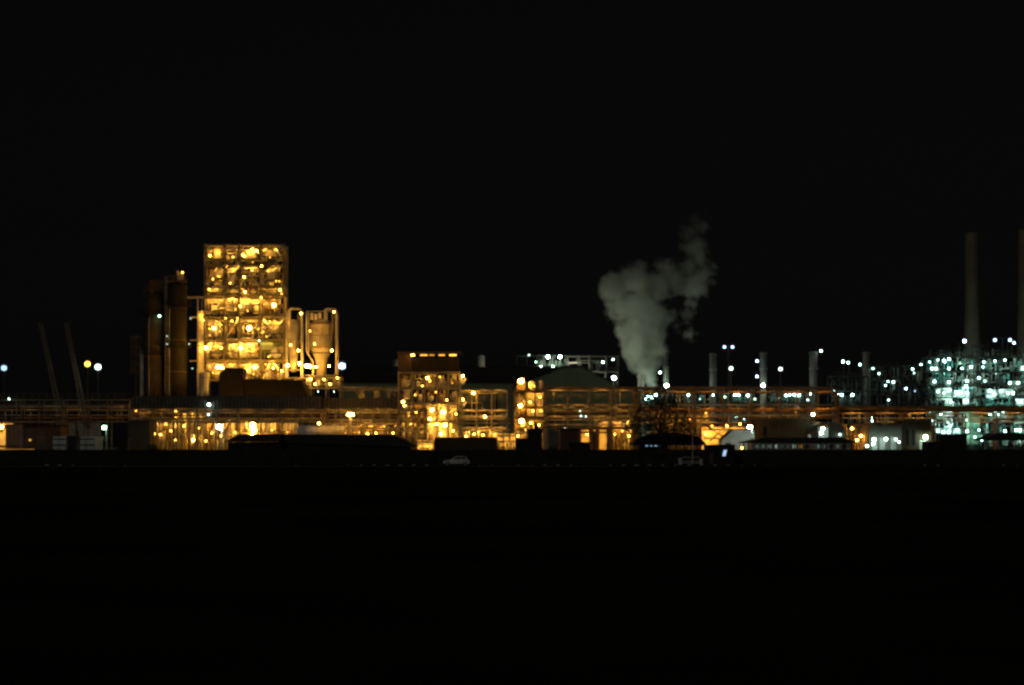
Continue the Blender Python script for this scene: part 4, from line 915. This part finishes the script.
MB().box(X(757, D), X(810, D), D, D + 12, 0, Z(419, D)).build('wall', 'brown', t)
MB().box(X(756.5, D), X(810.5, D), D - .3, D + 12.2, Z(419, D) + .003, Z(418, D)).build('roof', 'rust', t)
for px in (768, 779, 793): MB().box(X(px, D) - .07, X(px, D) + .07, D - .08, D - .003, .05, Z(420, D)).build('panel_joint', 'dark', t)
MB().box(X(763, D), X(767, D), D - .06, D - .003, 2, Z(427, D)).build('window', 'glass', t)
lamp(t, 772, 440, 462, 'amber', 70, .22, 0); lamp(t, 800, 440, 462, 'amber', 60, .22, 0)
lamp(t, 813, 414.5, 468, 'white', 110, .34, .3)
t = thing('round_shed', 'dim round topped shed with a brilliantly white lit doorway', 'shed', (X(826, 460), 460, 0))
D = 460
arc = [(X(811, D), 0), (X(811, D), Z(434, D))] + [(X(828.5, D) - S(17.5, D) * math.cos(a), Z(434, D) + S(11, D) * math.sin(a)) for a in [k * math.pi / 12 for k in range(1, 12)]] + [(X(846, D), Z(434, D)), (X(846, D), 0)]
zt = Z(425.5, D)
zarc = lambda px: Z(434, D) + S(11, D) * math.sqrt(max(0, 1 - ((px - 828.5) / 17.5) ** 2))
def arcwall(p0, p1, zb, nm):
    q = [p0 + (p1 - p0) * k / 8 for k in range(9)]
    MB().prism([(X(p0, D), zb), (X(p1, D), zb)] + [(X(p, D), max(zarc(p), zb + .05)) for p in reversed(q)], D, D + .25).build(nm, 'conc', t)
arcwall(811, 818.5, 0, 'front_wall'); arcwall(828.5, 846, 0, 'front_wall'); arcwall(818.55, 828.45, zt, 'lintel')
m = MB()
arc2 = arc[1:-1]
for (a, b_), (c, d_) in zip(arc2, arc2[1:]):
    i = len(m.v); m.v += [(a, D - .3, b_ + .05), (c, D - .3, d_ + .05), (c, D + 9, d_ + .05), (a, D + 9, b_ + .05), (a, D - .3, b_ + .2), (c, D - .3, d_ + .2), (c, D + 9, d_ + .2), (a, D + 9, b_ + .2)]
    m.f += [tuple(i + k for k in q_) for q_ in ((0, 3, 2, 1), (4, 5, 6, 7), (0, 1, 5, 4), (2, 3, 7, 6), (0, 4, 7, 3), (1, 2, 6, 5))]
m.build('roof', 'dark', t)
MB().box(X(812, D), X(845, D), D + 6, D + 6.2, 0, Z(434, D)).build('inner_wall', 'white', t)
MB().box(X(815, D), X(842, D), D + 6, D + 6.2, Z(434, D) + .003, Z(427, D)).build('inner_wall', 'white', t)
for px, py in ((823, 428.5), (821.5, 433)): lamp(t, px, py, D + 3, 'white', 200, .3, .2)
lamp(t, 840, 434.5, D - .5, 'white', 40, .2, .2)
t = thing('pale_building', 'pale long wall building lit white along its foot, at right', 'building', (X(885, 470), 470, 0))
D = 470
MB().box(X(869, D), X(902, D), D, D + 10, 0, Z(426, D)).build('wall', 'conc', t)
MB().box(X(868, D), X(902, D), D - 1.2, D + 10.2, Z(426, D) + .003, Z(424.6, D)).build('roof', 'rust', t)
for px in (872, 880, 891): MB().box(X(px, D), X(px + 5, D), D - .06, D - .003, .02, Z(437, D)).build('door', 'white', t)
for px, py, L, rr in ((874, 439.5, 130, .34), (886, 439, 110, .32), (896, 439.5, 60, .26), (873, 444, 110, .28), (867, 446, 100, .28), (899, 442, 90, .2)): lamp(t, px, py, D - 2.5, 'white', L, rr, .3)
t = thing('brown_building', 'brown flat roofed block with one white lamp at its right corner', 'building', (X(914, 472), 472, 0))
D = 472
MB().box(X(902.5, D), X(931, D), D, D + 9, 0, Z(421, D)).build('wall', 'brown', t)
MB().box(X(902, D), X(931.5, D), D - .3, D + 9.2, Z(421, D) + .003, Z(420, D)).build('roof', 'rust', t)
MB().box(X(919.5, D), X(926, D), D - .06, D - .003, .01, Z(440, D)).build('door', 'pale', t)
for px in (906, 912): MB().box(X(px, D), X(px + 3, D), D - .06, D - .003, 2.8, Z(430, D)).build('window', 'glass', t)
lamp(t, 925.5, 437, D - 1.2, 'white', 230, .42, .3)
t = thing('orange_frame', 'small orange lit pipe frame with one strong lamp, left of the pale long wall', 'pipework skid', (X(862, 480), 480, 0))
frame(t, [855, 862, 868], [424, 434], 478, 4, .25, .22, 2, 'rust', decks=[])
clutter(t, X(856, 478), X(867, 478), 479, 481, .05, Z(425, 478), 8, 1900, 'pvd')
for px, py, L in ((852, 428.5, 150), (866, 432, 420), (861, 436, 280), (857, 440, 240)): lamp(t, px, py, 476.8, 'amber', L, .28, .3)
# carports
def carport(label, p0, p1, q0, q1, D, depth=9, curved=False):
    t = thing('carport', label, 'carport', (X((p0 + p1) / 2, D), D, 0))
    a, b_ = X(p0, D), X(p1, D); z0, z1 = Z(q1, D), Z(q0, D)
    if curved:
        n = 14; poly = [(a + (b_ - a) * k / n, z0 + (z1 - z0) * (math.sin(math.pi * k / n) ** .5)) for k in range(n + 1)]
        poly = poly + [(b_ - .1, z0 - .2), (a + .1, z0 - .2)]
        MB().prism(poly[::-1], D, D + depth).build('roof', 'roof', t)
    else:
        w_ = b_ - a
        MB().prism([(a, z0), (b_, z0), (b_, z0 + .12), (b_ - w_ * .13, z1), (a + w_ * .2, z1), (a, z0 + .12)], D, D + depth).build('roof', 'roof', t)
    n = max(2, int((b_ - a) / 4))
    for k in range(n + 1):
        x = a + .8 + (b_ - a - 1.6) * k / n
        for y in (D + .5, D + depth - .5): MB().box(x - .09, x + .09, y - .09, y + .09, 0, z0 - (.2 if curved else 0)).build('post', 'dark', t)
    return t
carport('long black carport roof in front of the brown box building', 744, 857, 437.5, 443, 402)
carport('round topped black shelter roof under the dark tree', 633, 706, 432.5, 444, 404, curved=True)
carport('black carport roof at the right edge before the white lit plant', 984, 1060, 433, 440.5, 402)
t = thing('gatehouse', 'low building with row of pale lit windows seen under the long black carport', 'building', (X(785, 424), 424, 0))
D = 424
MB().box(X(752, D), X(850, D), D, D + 5, 0, Z(442.5, D)).build('wall', 'pale', t)
MB().box(X(751, D), X(851, D), D - .3, D + 5.3, Z(442.5, D) + .003, Z(441.6, D)).build('roof', 'roof', t)
rg = random.Random(3)
for k in range(15):
    px = 755 + k * 6.2
    if k in (9,): continue
    o = MB().box(X(px, D), X(px + 4, D), D - .08, D - .003, Z(448.6, D), Z(444, D)).build('window', 'dark', t)
    if k < 8 or k in (10, 11, 13): MB().box(X(px + .4, D), X(px + 3.6, D), D - .1, D - .083, Z(448.2, D), Z(444.6, D)).build('pane', emat('white', round(rg.choice((.03, .07, .14, .25)), 2)) if k not in (7, 14) else emat('amber', .25), o)
t = thing('ticket_hut', 'hut with small blue lit windows under the round topped shelter', 'hut', (X(653, 409), 409, 0))
D = 409
MB().box(X(640, D), X(668, D), D, D + 3, 0, Z(441, D)).build('wall', 'brick', t)
MB().box(X(639, D), X(669, D), D - .3, D + 3.2, Z(441, D) + .003, Z(440.3, D)).build('roof', 'roof', t)
for px, s_ in ((645, .5), (649.5, .35), (654, .5), (659, 1.3)):
    o = MB().box(X(px, D), X(px + 3.4, D), D - .08, D - .003, Z(447, D), Z(442, D)).build('window', 'dark', t)
    MB().box(X(px + .5, D), X(px + 3, D), D - .1, D - .083, Z(446.4, D), Z(443, D)).build('pane', emat('blue', s_), o)
t = thing('dark_cabin', 'black cabin with one bright blue white lit window, right of the dark tree', 'cabin', (X(720, 396), 396, 0))
D = 385
MB().box(X(706, D), X(735, D), D, D + 4, 0, Z(445.5, D)).build('wall', 'brick', t)
MB().box(X(705.5, D), X(735.5, D), D - .2, D + 4.2, Z(445.5, D) + .003, Z(444.6, D)).build('roof', 'roof', t)
o = MB().box(X(721, D), X(728, D), D - .07, D - .003, Z(457, D), Z(449, D)).build('window', 'dark', t)
MB().prism([(X(722.3, D), Z(456, D)), (X(725.4, D), Z(456, D)), (X(726.8, D), Z(450, D)), (X(723.8, D), Z(450, D))], D - .1, D - .073).build('pane', emat('blue', 1.0), o)
MB().box(X(709, D), X(713.5, D), D - .07, D - .003, .01, 2.0).build('door', 'dark', t)
kiosk('dark_building', 'black stepped block before the white lit plant, left of the edge carport', 941, 967, 435.5, 400, 'brick', 5, cat='building')
kiosk('dark_building', 'low black hut at the left foot of the black stepped block', 926, 940.5, 443, 398, 'brick', 4, cat='building')
# slim posts before the shelter
t = thing('flag_pole', 'slim grey pole standing before the round topped shelter', 'pole', (X(692.5, 384), 384, 0))
MB().tube([(X(692.5, 384), 384, 0), (X(692.5, 384), 384, Z(431, 384))], .09, 8, .06).build('pole', 'white', t)
MB().ico((X(692.5, 384), 384, Z(431, 384) + .08), .12).build('finial', 'white', t)
MB().box(X(691.4, 384), X(693.6, 384), 383.85, 383.9, Z(449, 384), Z(446.5, 384)).build('plate', 'white', t)
def bollard(label, px, D, top, w_=.35):
    t = thing('gate_post', label, 'post', (X(px, D), D, 0), 'pale gate posts')
    MB().box(X(px, D) - w_ / 2, X(px, D) + w_ / 2, D - w_ / 2, D + w_ / 2, 0, Z(top, D)).build('shaft', 'white', t)
    MB().box(X(px, D) - w_ * .65, X(px, D) + w_ * .65, D - w_ * .65, D + w_ * .65, Z(top, D) + .002, Z(top, D) + .15).build('cap', 'white', t)
bollard('pale gate post left of the slim grey pole', 680, 380, 459, .5)
bollard('pale gate post right of the slim grey pole', 701, 380, 460, .4)
t = thing('gate', 'low pale slatted gate between the two pale gate posts', 'gate', (X(690, 380), 380, 0))
m = MB()
for k in range(9): m.box(X(682.3 + k * 2.05, 380), X(683.4 + k * 2.05, 380), 379.97, 380.03, .15, Z(462, 380))
m.build('slats', 'pale', t)
for z in (.5, 1.1): MB().box(X(682, 380), X(699.6, 380), 380.035, 380.09, z, z + .1).build('rail', 'pale', t)

# ------------------------------------------------------------------ white car
def car(label, px, D, mat, group=None):
    x0 = X(px, D); t = thing('parked_car', label, 'car', (x0, D, 0), group)
    prof = [(-2.0, .35), (-2.02, .75), (-1.9, .92), (-1.72, .98), (-1.45, 1.38), (-1.2, 1.46), (.15, 1.44), (.75, 1.02), (1.75, .84), (2.0, .66), (2.02, .35)]
    m = MB(); W = .82
    rows = [(-W, 0), (-W * .98, .3)]
    n = len(prof)
    for y, tuck in ((-W, 1), (-W * .6, 1), (W * .6, 1), (W, 1)):
        for (a, z) in prof:
            k = .80 if z > 1.1 else 1.0
            m.v.append((x0 + a * (.985 if abs(y) > .7 else 1), D + y * k, z))
    for r in range(3):
        for k in range(n - 1): m.f.append((r * n + k, (r + 1) * n + k, (r + 1) * n + k + 1, r * n + k + 1))
        m.f.append((r * n + n - 1, (r + 1) * n + n - 1, (r + 1) * n, r * n))
    m.f.append(tuple(range(n))); m.f.append(tuple(3 * n + k for k in reversed(range(n))))
    m.build('body', mat, t)
    for s_, y in ((-1, D - .73), (1, D + .73)):
        for a, b_, c, d_ in ((-1.5, -.75, -1.32, -.75), (-.68, -.02, -.68, -.02), (.05, .58, .05, .1)):
            q = MB(); q.prism([(x0 + a, 1.0), (x0 + b_, 1.0), (x0 + d_, 1.36), (x0 + c, 1.36)], y - .05 if s_ < 0 else y + .02, y - .02 if s_ < 0 else y + .05); q.build('window', 'glass', t)
    for a in (-1.3, 1.3):
        for y in (-.72, .72):
            q = MB(); q.tube([(x0 + a, D + y - .12, .31), (x0 + a, D + y + .12, .31)], .31, 18); w_ = q.build('wheel', 'tyre', t)
            s_ = -1 if y < 0 else 1
            q = MB(); q.tube([(x0 + a, D + y + s_ * .123, .31), (x0 + a, D + y + s_ * .14, .31)], .18, 14); q.build('rim', 'alu', w_)
    for y in (-.55, .55):
        MB().box(x0 + 1.99, x0 + 2.03, D + y - .15, D + y + .15, .6, .72).build('headlight', 'white', t)
        MB().box(x0 - 2.05, x0 - 2.0, D + y - .12, D + y + .12, .7, .85).build('tail_light', 'rust', t)
    return t
car('white hatchback parked side on in the dark before the boundary wall', 456.5, 361, 'white').rotation_euler.z = math.pi

# ------------------------------------------------------------------ trees and shrubs
def foliage(blobs, n, size, seed, y_sc=1.0):
    rg = random.Random(seed); m = MB()
    tot = sum(b[3] ** 2 for b in blobs)
    for (bx_, by_, bz_, br) in blobs:
        for _ in range(int(n * br ** 2 / tot)):
            while True:
                p = Vector((rg.uniform(-1, 1), rg.uniform(-1, 1), rg.uniform(-1, 1)))
                if .25 < p.length < 1: break
            c = Vector((bx_, by_, bz_)) + p * br
            u = Vector((rg.gauss(0, 1), rg.gauss(0, 1), rg.gauss(0, 1))).normalized(); v = u.orthogonal().normalized()
            s_ = size * rg.uniform(.6, 1.4); i = len(m.v)
            m.v += [tuple(c - u * s_), tuple(c + v * s_ * .45), tuple(c + u * s_), tuple(c - v * s_ * .45)]; m.f.append((i, i + 1, i + 2, i + 3))
    return m
D = 397
t = thing('tree', 'broad dark straggly tree before the orange lit rack', 'tree', (X(661, D), D, 0))
rg = random.Random(21)
m = MB().tube([(X(661, D), D, 0), (X(661.5, D), D, 2.5), (X(660, D), D, 5), (X(661, D), D, 8)], .35, 9, .15); m.smooth = True
blobs = []
for px, py, r in ((660, 396, 1.5), (650, 402, 1.6), (670, 404, 1.7), (642, 412, 1.5), (661, 412, 1.8), (680, 415, 1.5), (636, 422, 1.2), (651, 422, 1.7), (671, 423, 1.7), (686, 425, 1.2), (640, 430, 1.2), (660, 430, 1.6), (678, 430, 1.3), (630, 428, .8), (691, 431, .8)):
    y = D + rg.uniform(-2.2, 2.2); blobs.append((X(px, D), y, Z(py, D), r))
    m.tube([(X(661, D), D, rg.uniform(3, 6)), ((X(661, D) + X(px, D)) / 2, (D + y) / 2, Z(py, D) - .9), (X(px, D), y, Z(py, D))], .1, 5, .03)
m.build('trunk', 'bark', t)
foliage(blobs, 3400, .2, 5).build('crown', 'leaf', t)
def shrub(label, px, D, w_, h, seed):
    t = thing('shrub', label, 'shrub', (X(px, D), D, 0), 'shrubs by the boundary wall')
    rg = random.Random(seed); m = MB(); bl = []
    for k in range(7):
        p = (X(px, D) + rg.uniform(-w_, w_) * .7, D + rg.uniform(-.6, .6), h * rg.uniform(.35, .85)); bl.append((*p, rg.uniform(.3, .5) * h * .7))
        m.tube([(X(px, D), D, 0), p], .05, 5, .02)
    m.build('stem', 'bark', t); foliage(bl, 700, .13, seed + 1).build('foliage', 'leaf', t)
for label, px, w_, h, s_ in (('leafy shrub left of the slim pole, leftmost of the row by the shelter', 629, 1.1, 2.4, 1), ('tall thin shrub second from left in the row by the shelter', 640, .8, 2.9, 2), ('wide low shrub in the middle of the row by the shelter', 651, 1.2, 2.2, 3), ('shrub nearest the left pale gate post', 664, 1.0, 2.6, 4),
                             ('shrub at the left foot of the dark square block', 520, 1.2, 2.5, 5), ('shrub at the right foot of the dark square block', 549, 1.6, 2.8, 6), ('shrub close behind the white car', 436, 1.2, 2.3, 7), ('low shrub at the right end of the yellow lit pipework', 154, 1.0, 2.9, 8)):
    shrub(label, px, 386, w_, h, 50 + s_ * 3)

# ------------------------------------------------------------------ steam plume
D = 792
PUFFS = [(652, 386, 6), (650, 378, 9), (647, 369, 13), (640, 362, 13), (654, 362, 11), (637, 354, 14), (632, 348, 13), (659, 352, 11), (656, 342, 13), (652, 350, 16), (634, 343, 17), (652, 335, 18), (636, 325, 22), (655, 318, 18), (622, 308, 18), (640, 303, 24), (616, 290, 18), (636, 282, 22), (657, 284, 20), (613, 280, 12),
         (677, 280, 17), (693, 283, 16), (703, 274, 16), (688, 268, 15), (668, 270, 13), (697, 291, 13), (700, 258, 14), (694, 246, 15), (690, 234, 13), (700, 228, 11), (694, 220, 10), (688, 322, 9), (690, 334, 9), (678, 326, 8), (692, 306, 9), (686, 313, 8), (672, 316, 9), (660, 268, 10), (706, 210, 7)]
DENS = {(652, 386): .9, (700, 258): .7, (694, 246): .7, (690, 234): .7, (700, 228): .65, (694, 220): .6, (706, 210): .4, (688, 322): .28, (690, 334): .25, (678, 326): .25, (692, 306): .35, (686, 313): .28, (672, 316): .4, (697, 291): .5, (703, 274): .65, (677, 280): .8, (693, 283): .7, (688, 268): .7, (668, 270): .8, (660, 268): .8}
rg = random.Random(9)
tmp = MB(); P3 = []
for px, py, r in PUFFS:
    c = (X(px, D), D + rg.uniform(-3, 3), Z(py, D)); R = S(r, D); P3.append((c, R, DENS.get((px, py), 1.0)))
    prof = [(R * 1.12 * math.sin(a), c[2] - R * 1.12 * math.cos(a)) for a in [.15 + k * 2.84 / 10 for k in range(11)]]
    tmp.lathe(c[0], c[1], prof, 16)
to = tmp.build('plume_tmp', 'white')
rm = to.modifiers.new('r', 'REMESH'); rm.mode = 'VOXEL'; rm.voxel_size = .8
dg = bpy.context.evaluated_depsgraph_get()
me = bpy.data.meshes.new_from_object(to.evaluated_get(dg)); bpy.data.objects.remove(to)
me.name = 'steam_plume'; me.materials.clear()
ms = bpy.data.materials.new('steam'); ms.use_nodes = True
nt = ms.node_tree; N = nt.nodes; Lk = nt.links; N.clear()
out = N.new('ShaderNodeOutputMaterial'); vol = N.new('ShaderNodeVolumePrincipled')
vol.inputs['Color'].default_value = (.90, .96, .88, 1); vol.inputs['Anisotropy'].default_value = 0.0
tc = N.new('ShaderNodeTexCoord')
nz = N.new('ShaderNodeTexNoise'); nz.inputs['Scale'].default_value = .15; nz.inputs['Detail'].default_value = 5; nz.inputs['Roughness'].default_value = .6
Lk.new(tc.outputs['Object'], nz.inputs['Vector'])
def math_(op, a, b=None):
    n = N.new('ShaderNodeMath'); n.operation = op
    for i, v in enumerate((a, b)):
        if v is None: continue
        if isinstance(v, (int, float)): n.inputs[i].default_value = v
        else: Lk.new(v, n.inputs[i])
    return n.outputs[0]
acc = None
ORG = Vector((X(655, D), D, Z(300, D)))
for c, R, wt in P3:
    vd = N.new('ShaderNodeVectorMath'); vd.operation = 'DISTANCE'; Lk.new(tc.outputs['Object'], vd.inputs[0]); vd.inputs[1].default_value = Vector(c) - ORG
    v = math_('MULTIPLY', math_('SUBTRACT', 1.0, math_('DIVIDE', vd.outputs['Value'], R * 1.1)), wt ** .5)
    if acc is None: acc = v
    else: acc = math_('MAXIMUM', acc, v)
nf = math_('MULTIPLY', math_('SUBTRACT', nz.outputs['Fac'], .5), 1.6)
nz2 = N.new('ShaderNodeTexNoise'); nz2.inputs['Scale'].default_value = .5; nz2.inputs['Detail'].default_value = 3; Lk.new(tc.outputs['Object'], nz2.inputs['Vector'])
nf = math_('ADD', nf, math_('MULTIPLY', math_('SUBTRACT', nz2.outputs['Fac'], .5), 0.9))
fld = math_('SUBTRACT', math_('ADD', acc, nf), .12)
fld = math_('MAXIMUM', math_('MINIMUM', fld, math_('MULTIPLY', acc, 3.0)), 0.0)
sz = N.new('ShaderNodeSeparateXYZ'); Lk.new(tc.outputs['Object'], sz.inputs[0])
mr = N.new('ShaderNodeMapRange'); Lk.new(sz.outputs['Z'], mr.inputs['Value'])   # steam thins out as it rises
mr.inputs['From Min'].default_value = Z(275, D) - ORG.z; mr.inputs['From Max'].default_value = Z(214, D) - ORG.z; mr.inputs['To Min'].default_value = 1.0; mr.inputs['To Max'].default_value = .05
Lk.new(math_('MULTIPLY', math_('POWER', fld, 1.4), mr.outputs[0]), vol.inputs['Density'])
Lk.new(vol.outputs[0], out.inputs['Volume'])
me.materials.append(ms)
for v in me.vertices: v.co -= ORG
so_ = bpy.data.objects.new('steam_plume', me); C.objects.link(so_); so_.location = ORG
so_['label'] = 'grey white plume of steam billowing up from the flue stacks into the black sky'; so_['category'] = 'steam'
print('objects', len(bpy.data.objects))
